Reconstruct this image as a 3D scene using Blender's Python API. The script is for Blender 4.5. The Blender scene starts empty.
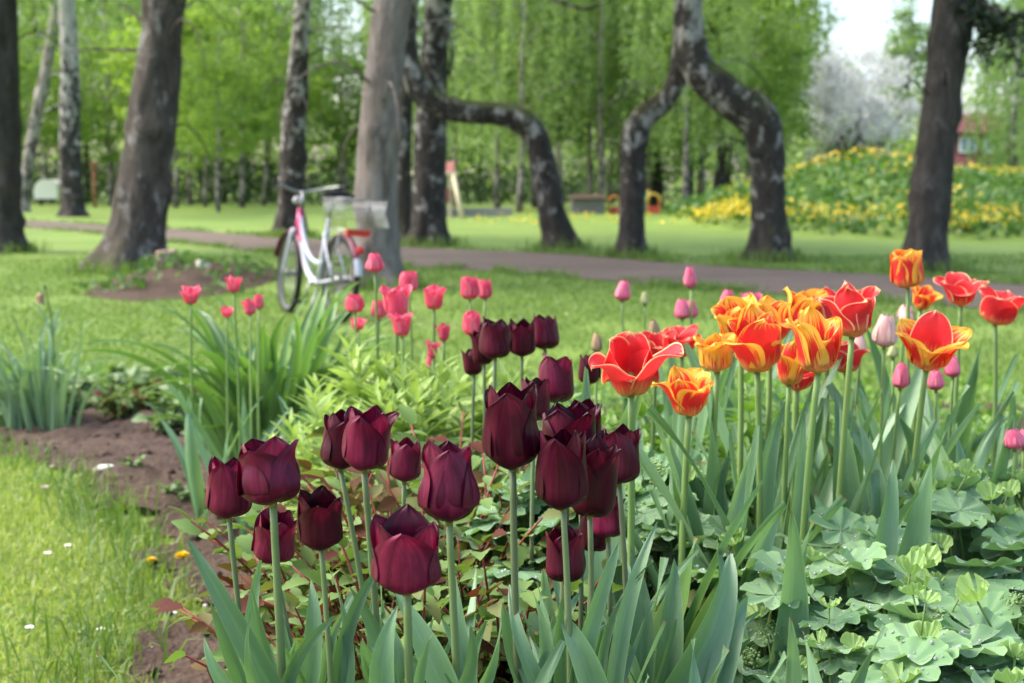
import bpy, math, random
import numpy as np
from mathutils import Vector, Matrix, noise as mnoise

# ------------------------------------------------------------------ camera, sky, sun, exposure
S = bpy.context.scene
C = S.collection
CAM_H = 1.0
FPX = 1422.2
PITCH = math.atan(151.5 / FPX)
cam_d = bpy.data.cameras.new('camera')
cam = bpy.data.objects.new('camera', cam_d)
C.objects.link(cam)
cam.location = (0, 0, CAM_H)
cam.rotation_euler = (math.pi / 2 - PITCH, 0, 0)
cam_d.sensor_width = 36
cam_d.lens = 50
cam_d.clip_start = 0.05
cam_d.clip_end = 2000
cam_d.dof.use_dof = True
cam_d.dof.focus_distance = 1.42
cam_d.dof.aperture_fstop = 8.6
S.camera = cam

SUN_EL, SUN_AZ = math.radians(52), math.radians(-82)     # azimuth measured from +Y towards +X
world = bpy.data.worlds.new('World')
S.world = world
world.use_nodes = True
wn = world.node_tree
sky = wn.nodes.new('ShaderNodeTexSky')
sky.sky_type = 'NISHITA'
sky.sun_disc = False
sky.sun_elevation = SUN_EL
sky.sun_rotation = SUN_AZ
sky.air_density = 1.0
sky.dust_density = 4.0
sky.ozone_density = 1.0
wn.nodes['Background'].inputs['Strength'].default_value = 0.15
wn.links.new(sky.outputs[0], wn.nodes['Background'].inputs['Color'])

sd = bpy.data.lights.new('sun', 'SUN')
sd.energy = 1.1
sd.angle = math.radians(45)
sd.color = (1.0, 0.95, 0.88)
sun = bpy.data.objects.new('sun', sd)
C.objects.link(sun)
to_sun = Vector((math.sin(SUN_AZ) * math.cos(SUN_EL), math.cos(SUN_AZ) * math.cos(SUN_EL), math.sin(SUN_EL)))
sun.rotation_euler = to_sun.to_track_quat('Z', 'Y').to_euler()
sun.location = (0, 0, 30)

S.view_settings.view_transform = 'Standard'
S.view_settings.look = 'None'
S.view_settings.exposure = 1.93
S.view_settings.gamma = 1
S.view_settings.use_curve_mapping = False
S.render.engine = 'CYCLES'
S.cycles.use_denoising = True
S.cycles.max_bounces = 8
S.cycles.diffuse_bounces = 4
S.cycles.transmission_bounces = 6
S.cycles.transparent_max_bounces = 6
S.cycles.caustics_reflective = False
S.cycles.caustics_refractive = False
S.cycles.sample_clamp_indirect = 6

# ------------------------------------------------------------------ pixels to world, terrain
TH_F = np.array([0, math.cos(PITCH), -math.sin(PITCH)])
TH_U = np.array([0, math.sin(PITCH), math.cos(PITCH)])


def pdir(px, py):
    d = np.array([1.0, 0, 0]) * ((px - 512) / FPX) + TH_U * (-(py - 341.5) / FPX) + TH_F
    return d / d[1]


def P(px, py, d):
    """point seen at pixel px, py at a depth of d metres along the view"""
    v = pdir(px, py) * d
    return np.array([v[0], v[1], v[2] + CAM_H])


def ss(a, b, x):
    t = np.clip((np.asarray(x, float) - a) / (b - a), 0, 1)
    return t * t * (3 - 2 * t)


def G(x, y):
    """height of the ground"""
    x = np.asarray(x, float)
    y = np.asarray(y, float)
    bed = (0.19 + 0.06 * ss(-0.7, 0.1, x)) * (1 - ss(3.4, 7.2, y))
    far = 0.42 * np.clip((y - 12) / 33, 0, 1)
    roll = 0.012 * np.sin(x * 0.9 + 1) * np.sin(y * 0.7) * ss(4, 8, y)
    return bed + far + roll


def ground(px, py):
    v = pdir(px, py)
    lo, hi = 0.4, 400.0
    for d in np.geomspace(0.4, 400, 400):
        if CAM_H + v[2] * d < G(v[0] * d, d):
            hi = d
            break
        lo = d
    for _ in range(30):
        m = (lo + hi) / 2
        if CAM_H + v[2] * m < G(v[0] * m, m):
            hi = m
        else:
            lo = m
    return np.array([v[0] * hi, hi, float(G(v[0] * hi, hi))])


def inside(poly, x, y):
    x = np.asarray(x)
    y = np.asarray(y)
    r = np.zeros(x.shape, bool)
    n = len(poly)
    for i in range(n):
        x1, y1 = poly[i]
        x2, y2 = poly[(i + 1) % n]
        if y1 == y2:
            continue
        c = ((y1 > y) != (y2 > y)) & (x < (x2 - x1) * (y - y1) / (y2 - y1) + x1)
        r ^= c
    return r


# ------------------------------------------------------------------ object helpers
def link(o, parent=None):
    C.objects.link(o)
    if parent is not None:
        o.parent = parent
    return o


def tag(o, label=None, cat=None, group=None, kind=None):
    if label:
        o['label'] = label
    if cat:
        o['category'] = cat
    if group:
        o['group'] = group
    if kind:
        o['kind'] = kind
    return o


def thing(name, label, cat, loc=(0, 0, 0), rz=0.0, group=None):
    o = bpy.data.objects.new(name, None)
    link(o)
    o.location = tuple(float(c) for c in loc)
    o.rotation_euler = (0, 0, rz)
    o.empty_display_size = 0.1
    return tag(o, label, cat, group)


def make_mesh(name, v, f, mats, uv=None, smooth=True, fm=None):
    """v (n,3), f (m,k) array or ragged list, uv per vertex"""
    me = bpy.data.meshes.new(name)
    if isinstance(f, np.ndarray):
        k = f.shape[1]
        m = len(f)
        me.vertices.add(len(v))
        me.vertices.foreach_set('co', np.ascontiguousarray(v, dtype=np.float32).ravel())
        me.loops.add(m * k)
        me.loops.foreach_set('vertex_index', np.ascontiguousarray(f, dtype=np.int32).ravel())
        me.polygons.add(m)
        me.polygons.foreach_set('loop_start', np.arange(0, m * k, k, dtype=np.int32))
        me.polygons.foreach_set('loop_total', np.full(m, k, np.int32))
        me.update(calc_edges=True)
    else:
        me.from_pydata([tuple(map(float, p)) for p in v], [], [tuple(map(int, q)) for q in f])
    if uv is not None:
        ul = me.uv_layers.new(name='UVMap')
        li = np.empty(len(me.loops), np.int32)
        me.loops.foreach_get('vertex_index', li)
        ul.data.foreach_set('uv', np.ascontiguousarray(np.asarray(uv, np.float32)[li]).ravel())
    for m_ in (mats if isinstance(mats, (list, tuple)) else [mats]):
        me.materials.append(m_)
    if fm is not None:
        me.polygons.foreach_set('material_index', np.asarray(fm, np.int32))
    if smooth:
        me.polygons.foreach_set('use_smooth', np.ones(len(me.polygons), bool))
    me.validate()
    me.update()
    return me


def obj(name, me, parent=None, loc=None, rot=None, scale=None):
    o = bpy.data.objects.new(name, me)
    link(o, parent)
    if loc is not None:
        o.location = tuple(float(c) for c in loc)
    if rot is not None:
        o.rotation_euler = rot
    if scale is not None:
        o.scale = scale if hasattr(scale, '__len__') else (scale,) * 3
    return o


class MB:
    """collects shapes for one mesh"""
    def __init__(s):
        s.v, s.f, s.uv, s.m = [], [], [], []
        s.n = 0

    def add(s, v, f, uv=None, mat=0):
        v = np.asarray(v, float)
        s.v.append(v)
        s.uv.append(np.zeros((len(v), 2)) if uv is None else np.asarray(uv, float))
        for q in f:
            s.f.append(tuple(int(i) + s.n for i in q))
            s.m.append(mat)
        s.n += len(v)
        return s

    def tube(s, pts, rad, seg=8, mat=0, cap=True, fn=None):
        v, f, uv = tube(pts, rad, seg, cap, fn)
        return s.add(v, f, uv, mat)

    def box(s, c, sz, rot=None, mat=0):
        x, y, z = [a / 2 for a in sz]
        v = np.array([(i * x, j * y, k * z) for i in (-1, 1) for j in (-1, 1) for k in (-1, 1)], float)
        if rot is not None:
            v = v @ np.array(rot).T
        v = v + np.asarray(c, float)
        f = [(0, 1, 3, 2), (4, 6, 7, 5), (0, 4, 5, 1), (2, 3, 7, 6), (0, 2, 6, 4), (1, 5, 7, 3)]
        return s.add(v, f, None, mat)

    def mesh(s, name, mats, smooth=True):
        return make_mesh(name, np.concatenate(s.v), s.f, mats, np.concatenate(s.uv), smooth, s.m)


def tube(pts, rad, seg=8, cap=True, fn=None):
    pts = np.asarray(pts, float)
    n = len(pts)
    rad = np.broadcast_to(np.asarray(rad, float), (n,))
    tan = np.gradient(pts, axis=0)
    tan /= np.maximum(np.linalg.norm(tan, axis=1, keepdims=True), 1e-9)
    ref = np.array([1.0, 0, 0]) if abs(tan[0][0]) < 0.9 else np.array([0, 1.0, 0])
    V, UV = [], []
    L = 0.0
    for i in range(n):
        t = tan[i]
        ref = ref - t * ref.dot(t)
        ref = ref / max(np.linalg.norm(ref), 1e-9)
        b = np.cross(t, ref)
        if i:
            L += np.linalg.norm(pts[i] - pts[i - 1])
        for k in range(seg):
            a = 2 * math.pi * k / seg
            r = rad[i] * (1 if fn is None else fn(i, a, pts[i]))
            V.append(pts[i] + (ref * math.cos(a) + b * math.sin(a)) * r)
            UV.append((k / seg, L))
    F = []
    for i in range(n - 1):
        for k in range(seg):
            a, b_ = i * seg + k, i * seg + (k + 1) % seg
            F.append((a, b_, b_ + seg, a + seg))
    if cap:
        F.append(tuple(range(seg - 1, -1, -1)))
        F.append(tuple(range((n - 1) * seg, n * seg)))
    return np.array(V), F, np.array(UV)


def spline(pts, n):
    """Catmull-Rom through the rows of pts (any number of columns)"""
    p = np.asarray(pts, float)
    p = np.vstack([2 * p[0] - p[1], p, 2 * p[-1] - p[-2]])
    out = []
    m = len(p) - 3
    for i in range(n):
        t = i / (n - 1) * m
        k = min(int(t), m - 1)
        u = t - k
        a, b, c, d = p[k:k + 4]
        out.append(0.5 * (2 * b + (c - a) * u + (2 * a - 5 * b + 4 * c - d) * u * u + (3 * b - a - 3 * c + d) * u ** 3))
    return np.array(out)


def bezier(a, b, c, n):
    t = np.linspace(0, 1, n)[:, None]
    return (1 - t) ** 2 * a + 2 * t * (1 - t) * b + t * t * c


# ------------------------------------------------------------------ materials
class NT:
    def __init__(s, name):
        s.m = bpy.data.materials.new(name)
        s.m.use_nodes = True
        s.t = s.m.node_tree
        s.t.nodes.clear()
        s.out = s.t.nodes.new('ShaderNodeOutputMaterial')

    def n(s, typ, ins=None, **kw):
        nd = s.t.nodes.new('ShaderNode' + typ)
        for k, v in kw.items():
            setattr(nd, k, v)
        for k, v in (ins or {}).items():
            s.set(nd, k, v)
        return nd

    def set(s, nd, k, v):
        i = nd.inputs[k]
        if isinstance(v, bpy.types.NodeSocket):
            s.t.links.new(v, i)
        elif isinstance(v, bpy.types.Node):
            s.t.links.new(v.outputs[0], i)
        else:
            i.default_value = (*v, 1) if isinstance(v, tuple) and len(v) == 3 and i.type == 'RGBA' else v

    def math(s, op, a, b=0.0, c=0.0, clamp=False):
        nd = s.n('Math', operation=op, use_clamp=clamp)
        for i, v in enumerate((a, b, c)):
            s.set(nd, i, v)
        return nd.outputs[0]

    def ramp(s, fac, stops, interp='LINEAR'):
        nd = s.n('ValToRGB')
        cr = nd.color_ramp
        cr.interpolation = interp
        while len(cr.elements) > 1:
            cr.elements.remove(cr.elements[-1])
        for i, (p, c) in enumerate(stops):
            e = cr.elements[0] if i == 0 else cr.elements.new(p)
            e.position = p
            e.color = (*c, 1) if len(c) == 3 else c
        s.set(nd, 0, fac)
        return nd.outputs[0]

    def mix(s, fac, a, b, blend='MIX'):
        nd = s.n('Mix', data_type='RGBA', blend_type=blend)
        s.set(nd, 0, fac)
        s.set(nd, 6, a)
        s.set(nd, 7, b)
        return nd.outputs[2]

    def noise(s, vec, scale, detail=3, rough=0.55, dist=0.0):
        nd = s.n('TexNoise')
        if vec is not None:
            s.set(nd, 'Vector', vec)
        nd.inputs['Scale'].default_value = scale
        nd.inputs['Detail'].default_value = detail
        nd.inputs['Roughness'].default_value = rough
        nd.inputs['Distortion'].default_value = dist
        return nd.outputs[0]

    def mapping(s, vec, scale=(1, 1, 1), loc=(0, 0, 0)):
        nd = s.n('Mapping')
        s.set(nd, 'Vector', vec)
        nd.inputs['Scale'].default_value = scale
        s.set(nd, 'Location', loc)
        return nd.outputs[0]

    def coords(s, which='Object'):
        return s.n('TexCoord').outputs[which]

    def pbr(s, color, rough=0.6, spec=0.4, metal=0.0, bump=None, bstr=0.3, bdist=0.01, sheen=0.0, trans=None, tfac=0.3, coat=0.0):
        p = s.n('BsdfPrincipled', {'Base Color': color, 'Roughness': rough, 'Specular IOR Level': spec, 'Metallic': metal, 'Sheen Weight': sheen, 'Coat Weight': coat})
        b = None
        if bump is not None:
            b = s.n('Bump', {'Height': bump, 'Strength': bstr, 'Distance': bdist})
            s.set(p, 'Normal', b.outputs[0])
        sh = p.outputs[0]
        if trans is not None:
            t = s.n('BsdfTranslucent', {'Color': trans})
            if b:
                s.set(t, 'Normal', b.outputs[0])
            mx = s.n('MixShader', {0: tfac, 1: sh, 2: t.outputs[0]})
            sh = mx.outputs[0]
        s.t.links.new(sh, s.out.inputs[0])
        return s.m


def flat_mat(name, col, rough=0.5, spec=0.4, metal=0.0, var=0.15, scale=30):
    t = NT(name)
    nz = t.noise(t.coords(), scale, 4)
    c = t.mix(nz, tuple(x * (1 - var) for x in col), tuple(min(1, x * (1 + var)) for x in col))
    return t.pbr(c, rough, spec, metal, bump=nz, bstr=0.08, bdist=0.003)


def leaf_mat(name, cols, tr=0.35, rough=0.5, spec=0.35, per='island', veins=0.0, nscale=6.0, objvar=False, tint=(1.25, 1.35, 0.55)):
    """foliage: colour varies from leaf to leaf and inside each leaf; light passes through"""
    t = NT(name)
    if per == 'island':
        r = t.n('NewGeometry').outputs['Random Per Island']
    else:
        r = t.n('ObjectInfo').outputs['Random']
    n = len(cols)
    base = t.ramp(r, [(i / max(1, n - 1), c) for i, c in enumerate(cols)])
    if per == 'island' and objvar:
        base = t.mix(1.0, base, t.ramp(t.n('ObjectInfo').outputs['Random'], [(0, (.52, .60, .56)), (.35, (.85, .88, .9)), (.7, (1.05, 1.02, 1.05)), (1, (1.3, 1.2, 1.05))]), 'MULTIPLY')
    nz = t.noise(t.coords(), nscale, 3)
    base = t.mix(t.math('MULTIPLY', nz, 0.5), base, t.mix(1.0, base, (0.62, 0.72, 0.55), 'MULTIPLY'))
    bump = None
    if veins > 0:
        uv = t.coords('UV')
        st = t.noise(t.mapping(uv, (38, 1.2, 1)), 1.0, 3, 0.6)
        base = t.mix(t.math('MULTIPLY', st, veins), base, t.mix(1.0, base, (1.55, 1.45, 1.3), 'MULTIPLY'))
        sx = t.n('SeparateXYZ', {0: uv}).outputs[0]
        mid = t.math('SUBTRACT', 1.0, t.math('MULTIPLY', t.math('ABSOLUTE', t.math('SUBTRACT', sx, 0.5)), 14), clamp=True)
        mg = t.math('MULTIPLY_ADD', t.math('ABSOLUTE', t.math('MULTIPLY_ADD', sx, 2.0, -1.0)), 9.0, -7.9, clamp=True)
        base = t.mix(t.math('MULTIPLY', mg, 0.45), base, t.mix(1.0, base, (1.9, 1.7, 1.6), 'MULTIPLY'))
        base = t.mix(t.math('MULTIPLY', mid, 0.3), base, t.mix(1.0, base, (1.5, 1.5, 1.3), 'MULTIPLY'))
        tipn = t.math('MULTIPLY_ADD', t.math('ADD', t.n('SeparateXYZ', {0: uv}).outputs[1], t.math('MULTIPLY', t.math('POWER', r, 3.0), .035)), 50.0, -50.1, clamp=True)
        base = t.mix(tipn, base, (.20, .155, .07))
        bl = t.noise(t.mapping(uv, (3, 4, 1), t.n('CombineXYZ', {0: t.math('MULTIPLY', r, 19.0)}).outputs[0]), 1.0, 3, .6)
        base = t.mix(t.ramp(bl, [(.35, (0, 0, 0)), (.75, (.55, .55, .55))]), base, t.mix(1.0, base, (1.35, 1.25, 1.45), 'MULTIPLY'))
        bump = st
    tc = t.mix(1.0, base, tint, 'MULTIPLY')
    return t.pbr(base, rough, spec, bump=bump, bstr=0.25, bdist=0.002, trans=tc, tfac=tr)

# ------------------------------------------------------------------ materials of the setting
def lawn_mat():
    t = NT('lawn')
    co = t.coords()
    a = t.noise(co, 0.35, 4)
    b = t.noise(co, 2.2, 5, 0.6)
    c = t.noise(co, 40, 4, 0.7)
    col = t.ramp(a, [(0.3, (0.12, 0.205, 0.032)), (0.5, (0.165, 0.255, 0.042)), (0.7, (0.21, 0.30, 0.058))])
    col = t.mix(t.math('MULTIPLY', t.ramp(b, [(0.52, (0, 0, 0)), (0.72, (1, 1, 1))]), 0.55), col, (0.2, 0.18, 0.075))
    col = t.mix(t.math('MULTIPLY', c, 0.55), col, (0.05, 0.08, 0.015))
    return t.pbr(col, 0.8, 0.2, bump=c, bstr=0.6, bdist=0.02)


def soil_mat():
    t = NT('soil')
    co = t.coords()
    a = t.noise(co, 3, 5, 0.6)
    b = t.noise(co, 45, 6, 0.7)
    g = t.n('TexVoronoi', {'Vector': co, 'Scale': 90.0}).outputs['Distance']
    col = t.ramp(b, [(0.25, (0.045, 0.030, 0.023)), (0.5, (0.078, 0.053, 0.039)), (0.75, (0.14, 0.10, 0.076))])
    col = t.mix(t.math('MULTIPLY', a, 0.6), col, (0.066, 0.045, 0.034))
    h = t.math('ADD', b, t.math('MULTIPLY', g, 0.5))
    return t.pbr(col, 0.95, 0.15, bump=h, bstr=0.9, bdist=0.012)


def gravel_mat():
    t = NT('gravel_path')
    co = t.coords()
    a = t.noise(t.mapping(co, (.5, 1.6, 1)), 1.0, 6, 0.7)
    b = t.noise(co, 30, 5, 0.7)
    col = t.ramp(a, [(0.3, (0.078, 0.058, 0.045)), (0.7, (0.16, 0.122, 0.098))])
    col = t.mix(t.math('MULTIPLY', b, 0.5), col, (0.09, 0.072, 0.06))
    return t.pbr(col, 0.95, 0.2, bump=b, bstr=0.5, bdist=0.01)


def bark_mat(name, dark, light, amount, zrise=0.0, moss=0.0, hs=2.2, vs=7.0):
    """dark fissured bark with pale patches; amount sets how much pale bark shows, zrise adds more of it higher up"""
    t = NT(name)
    co = t.coords()
    big = t.noise(t.mapping(co, (hs, hs, vs)), 1.0, 6, 0.72, 0.25)
    fine = t.noise(t.mapping(co, (26, 26, 7)), 1.0, 5, 0.7)
    z = t.n('SeparateXYZ', {0: co}).outputs[2]
    thr = t.math('ADD', t.math('MULTIPLY', z, zrise), amount)
    fac = t.math('MULTIPLY_ADD', t.math('ADD', t.math('ADD', big, -1.0), thr), 14.0, 0.5, clamp=True)
    midn = t.ramp(t.noise(t.mapping(co, (9, 9, 3.2), (3, 7, 1)), 1.0, 6, 0.75, 0.1), [(0.38, (0, 0, 0)), (0.62, (1, 1, 1))])
    fm = t.mix(0.45, midn, fine)
    dk = t.mix(fm, tuple(c * 0.4 for c in dark), tuple(min(1, c * 2.1) for c in dark))
    lt = t.mix(fm, tuple(c * 0.5 for c in light), tuple(min(1, c * 1.25) for c in light))
    col = t.mix(fac, dk, lt)
    if moss > 0:
        nz = t.n('SeparateXYZ', {0: t.n('NewGeometry').outputs['Normal']}).outputs[2]
        mf = t.math('MULTIPLY', t.math('MULTIPLY_ADD', t.math('ADD', nz, t.math('MULTIPLY', t.noise(co, 5, 4), 0.8)), 2.2, -1.4, clamp=True), moss)
        col = t.mix(mf, col, (0.075, 0.09, 0.02))
    h = t.math('ADD', fine, t.math('MULTIPLY', big, 0.8))
    return t.pbr(col, 0.9, 0.2, bump=h, bstr=0.9, bdist=0.04)


M = {}
M['lawn'] = lawn_mat()
M['soil'] = soil_mat()
M['gravel'] = gravel_mat()
M['bark_old_birch'] = bark_mat('bark_old_birch', (0.036, 0.031, 0.027), (0.34, 0.325, 0.30), 0.375, 0.035, 0.8, 4.5, 3.2)
M['bark_birch'] = bark_mat('bark_birch', (0.036, 0.031, 0.028), (0.44, 0.42, 0.39), 0.345, 0.05, 0.0, 4.5, 3.0)
M['bark_thin_birch'] = bark_mat('bark_thin_birch', (0.07, 0.062, 0.055), (0.36, 0.32, 0.29), 0.5, 0.01, 0.0, 5, 3)
M['bark_dark'] = bark_mat('bark_dark', (0.040, 0.035, 0.031), (0.115, 0.104, 0.094), 0.38, 0, 0, 5, 2)
M['bark_linden'] = bark_mat('bark_linden', (0.058, 0.048, 0.041), (0.27, 0.255, 0.24), 0.41, 0, 0.35, 4.5, 2.2)
M['bark_grey'] = bark_mat('bark_grey', (0.115, 0.092, 0.08), (0.22, 0.192, 0.175), 0.5, 0, 0.0, 9.0, 1.6)

M['leaf_weep'] = leaf_mat('leaf_weep', [(0.18, 0.275, 0.10), (0.25, 0.35, 0.14), (0.32, 0.425, 0.185)], 0.5, nscale=0.5, objvar=True)  # woodland leaf colours kept pale and bluish in place of distance haze
M['leaf_young'] = leaf_mat('leaf_young', [(0.16, 0.26, 0.055), (0.225, 0.335, 0.08), (0.29, 0.40, 0.11)], 0.5, nscale=0.6, objvar=True)
M['leaf_deep'] = leaf_mat('leaf_deep', [(0.09, 0.165, 0.05), (0.13, 0.215, 0.065), (0.175, 0.27, 0.085)], 0.4, nscale=0.5, objvar=True)
M['leaf_pale'] = leaf_mat('leaf_pale', [(0.15, 0.25, 0.085), (0.20, 0.30, 0.11), (0.25, 0.35, 0.14)], 0.45, nscale=0.5)
M['leaf_dark'] = leaf_mat('leaf_dark', [(0.03, 0.06, 0.018), (0.05, 0.09, 0.025), (0.075, 0.13, 0.035)], .25, nscale=.5)  # very dark leaf colour painted in for the shaded gaps under the crowns
M['needle'] = leaf_mat('needle', [(0.014, 0.03, 0.014), (0.025, 0.045, 0.02)], 0.1)
M['blossom'] = leaf_mat('blossom', [(0.72, 0.68, 0.69), (0.82, 0.79, 0.80), (0.9, 0.87, 0.88)], 0.45, nscale=0.5, tint=(1.0, .98, 1.0))
M['blossom_leaf'] = leaf_mat('blossom_leaf', [(0.10, 0.16, 0.05), (0.15, 0.21, 0.07)], 0.4)

# ------------------------------------------------------------------ ground
def axis(fine0, fine1, step, lo, hi, growth=1.18):
    a = list(np.arange(fine0, fine1, step))
    s, x = step, a[-1]
    while x < hi:
        s *= growth
        x += s
        a.append(x)
    s, x = step, a[0]
    b = []
    while x > lo:
        s *= growth
        x -= s
        b.append(x)
    return np.array(b[::-1] + a)


gx = axis(-6, 6, 0.12, -400, 400)
gy = axis(0.2, 16, 0.12, -40, 700)
XX, YY = np.meshgrid(gx, gy)
ZZ = G(XX, YY)
nx, ny = len(gx), len(gy)
idx = np.arange(nx * ny).reshape(ny, nx)
fq = np.stack([idx[:-1, :-1], idx[:-1, 1:], idx[1:, 1:], idx[1:, :-1]], -1).reshape(-1, 4)
o = obj('lawn', make_mesh('lawn', np.stack([XX, YY, ZZ], -1).reshape(-1, 3), fq, M['lawn']))
tag(o, 'green park lawn running from the flower bed to the woods', kind='structure')

# ---- gravel path crossing the lawn
top_px = [(-160, 214), (25, 221), (130, 227), (232, 234), (290, 238), (400, 247), (500, 251.5), (600, 257), (680, 264), (800, 271), (1000, 284), (1180, 297)]
bot_px = [(-160, 219), (25, 228), (130, 238), (232, 249), (290, 255), (400, 266), (500, 272), (600, 281), (680, 288), (800, 296), (1000, 310), (1180, 324)]
Ta = spline([ground(*p) for p in top_px], 160)
Ba = spline([ground(*p) for p in bot_px], 160)
pv, puv = [], []
NA = 14
for i in range(160):
    for j in range(NA):
        t = j / (NA - 1)
        wob = (0.18 * mnoise.noise((Ta[i][0] * 0.9, 3.0, 0)) * (1 - t) + 0.18 * mnoise.noise((Ba[i][0] * 1.1, 9.0, 0)) * t)
        p = Ta[i] * (1 - t) + Ba[i] * t
        y = p[1] + wob
        pv.append((p[0], y, float(G(p[0], y)) + 0.012 + 0.03 * math.sin(math.pi * t)))
idx = np.arange(160 * NA).reshape(160, NA)
fq = np.stack([idx[:-1, :-1], idx[:-1, 1:], idx[1:, 1:], idx[1:, :-1]], -1).reshape(-1, 4)[:, ::-1]
o = obj('gravel_path', make_mesh('gravel_path', np.array(pv), np.ascontiguousarray(fq), M['gravel']))
tag(o, 'greyish brown gravel path crossing the park behind the bicycle', kind='structure')
PATH_POLY = [(p[0], p[1]) for p in Ta] + [(p[0], p[1]) for p in Ba[::-1]]

# ---- flower bed soil
edge_px = [(-80, 434), (0, 453), (56, 476), (96, 503), (128, 528), (156, 560), (170, 592), (142, 640), (114, 690), (95, 760)]
edge_w = [tuple(ground(*p)[:2]) for p in edge_px]
edge_s = [tuple(p) for p in spline(edge_w, 60)]
BED = edge_s + [(-0.75, 1.0), (-0.6, 0.5), (2.6, 0.5), (3.6, 3.0), (3.9, 5.4)] + [tuple(ground(px, py)[:2]) for px, py in ((700, 400), (400, 398), (200, 396), (60, 398), (-120, 402))]
sx = np.arange(-4.2, 4.0, 0.028)
sy = np.arange(0.4, 7.6, 0.028)
XX, YY = np.meshgrid(sx, sy)
wx = 0.06 * np.sin(YY * 9) + 0.04 * np.sin(YY * 23 + 1)
mask = inside(BED, XX + wx, YY)
ZZ = G(XX, YY) + 0.012
lump = np.zeros_like(ZZ)
for j in range(XX.shape[0]):
    for i in range(XX.shape[1]):
        if mask[j, i]:
            q = (XX[j, i], YY[j, i], 0.0)
            lump[j, i] = 0.035 * mnoise.noise((q[0] * 6, q[1] * 6, 1)) + 0.028 * max(0, mnoise.noise((q[0] * 19, q[1] * 19, 4))) + 0.02 * mnoise.noise((q[0] * 40, q[1] * 40, 7))
ZZ = ZZ + np.maximum(lump, -0.006)
idx = np.arange(XX.size).reshape(XX.shape)
keep = mask[:-1, :-1] & mask[1:, 1:] & mask[:-1, 1:] & mask[1:, :-1]
fq = np.stack([idx[:-1, :-1], idx[:-1, 1:], idx[1:, 1:], idx[1:, :-1]], -1)[keep]
used = np.unique(fq)
rem = np.full(XX.size, -1)
rem[used] = np.arange(len(used))
o = obj('flower_bed_soil', make_mesh('flower_bed_soil', np.stack([XX, YY, ZZ], -1).reshape(-1, 3)[used], rem[fq], M['soil']))
tag(o, 'bare crumbly brown soil of the flower bed', kind='structure')


# ------------------------------------------------------------------ leaf cards
def cards(rng, pos, size, droop=0.0, aspect=0.55, bend=0.18):
    """one small bent leaf (two triangles sharing a midrib) per position, random facing"""
    n = len(pos)
    size = np.broadcast_to(size, (n,))
    d = rng.normal(size=(n, 3))
    d[:, 2] -= droop
    d /= np.linalg.norm(d, axis=1, keepdims=True)
    r = rng.normal(size=(n, 3))
    s = np.cross(d, r)
    s /= np.maximum(np.linalg.norm(s, axis=1, keepdims=True), 1e-6)
    nn = np.cross(d, s)
    L = size[:, None]
    a = pos - d * L * 0.5
    b = pos + d * L * 0.5
    m1 = pos + s * L * aspect * 0.5 + nn * L * bend - d * L * 0.05
    m2 = pos - s * L * aspect * 0.5 + nn * L * bend - d * L * 0.05
    V = np.stack([a, m1, b, m2], 1).reshape(-1, 3)
    F = np.arange(n * 4).reshape(n, 4)
    F = np.stack([F[:, [0, 1, 2]], F[:, [0, 2, 3]]], 1).reshape(-1, 3)
    return V, F


def crown_weep(seed, rx, z0, z1, nstr, per, leaf, lmin=0.8, lmax=2.6):
    """birch crown: leaves strung on hanging twigs"""
    rng = np.random.default_rng(seed)
    th = rng.uniform(0, 2 * np.pi, nstr)
    h = rng.uniform(0.15, 1, nstr)
    rr = rx * np.sqrt(rng.uniform(0.05, 1, nstr)) * np.sqrt(np.clip(1.05 - ((h - 0.45) / 0.62) ** 2, 0.05, 1))
    ax = np.stack([rr * np.cos(th), rr * np.sin(th), z0 + h * (z1 - z0)], 1)
    ln = np.minimum(rng.uniform(lmin, lmax, nstr), ax[:, 2] - z0 + 0.7)
    t = rng.uniform(0, 1, (nstr, per))
    sway = rng.normal(0, 0.10, (nstr, 2))
    p = np.repeat(ax[:, None, :], per, 1)
    p[:, :, 2] -= t * ln[:, None]
    p[:, :, 0] += sway[:, :1] * t * 2 + rng.normal(0, 0.07, (nstr, per))
    p[:, :, 1] += sway[:, 1:] * t * 2 + rng.normal(0, 0.07, (nstr, per))
    p = p.reshape(-1, 3)
    return cards(rng, p, rng.uniform(0.6, 1.3, len(p)) * leaf, 0.8)


def crown_clump(seed, rx, z0, z1, ncl, per, leaf, cr=0.6, flat=0.6):
    """broad-leaved crown: clumps of leaves on an uneven outline with gaps between them"""
    rng = np.random.default_rng(seed)
    d = rng.normal(size=(ncl, 3))
    d /= np.linalg.norm(d, axis=1, keepdims=True)
    rad = rng.uniform(0.25, 1, ncl) ** 0.5 * (1 + 0.22 * np.sin(3 * np.arctan2(d[:, 1], d[:, 0]) + seed) * np.cos(4 * d[:, 2]))
    c = d * rad[:, None] * np.array([rx, rx, (z1 - z0) / 2]) + np.array([0, 0, (z0 + z1) / 2])
    sz = rng.uniform(0.5, 1.3, ncl) * cr
    p = np.repeat(c[:, None], per, 1) + rng.normal(size=(ncl, per, 3)) * 0.5 * sz[:, None, None] * np.array([1, 1, flat])
    p = p.reshape(-1, 3)
    return cards(rng, p, rng.uniform(0.6, 1.3, len(p)) * leaf, 0.4)


def tri_mesh(name, VF, mat):
    me = make_mesh(name, VF[0], VF[1], mat, smooth=True)
    return me


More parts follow.
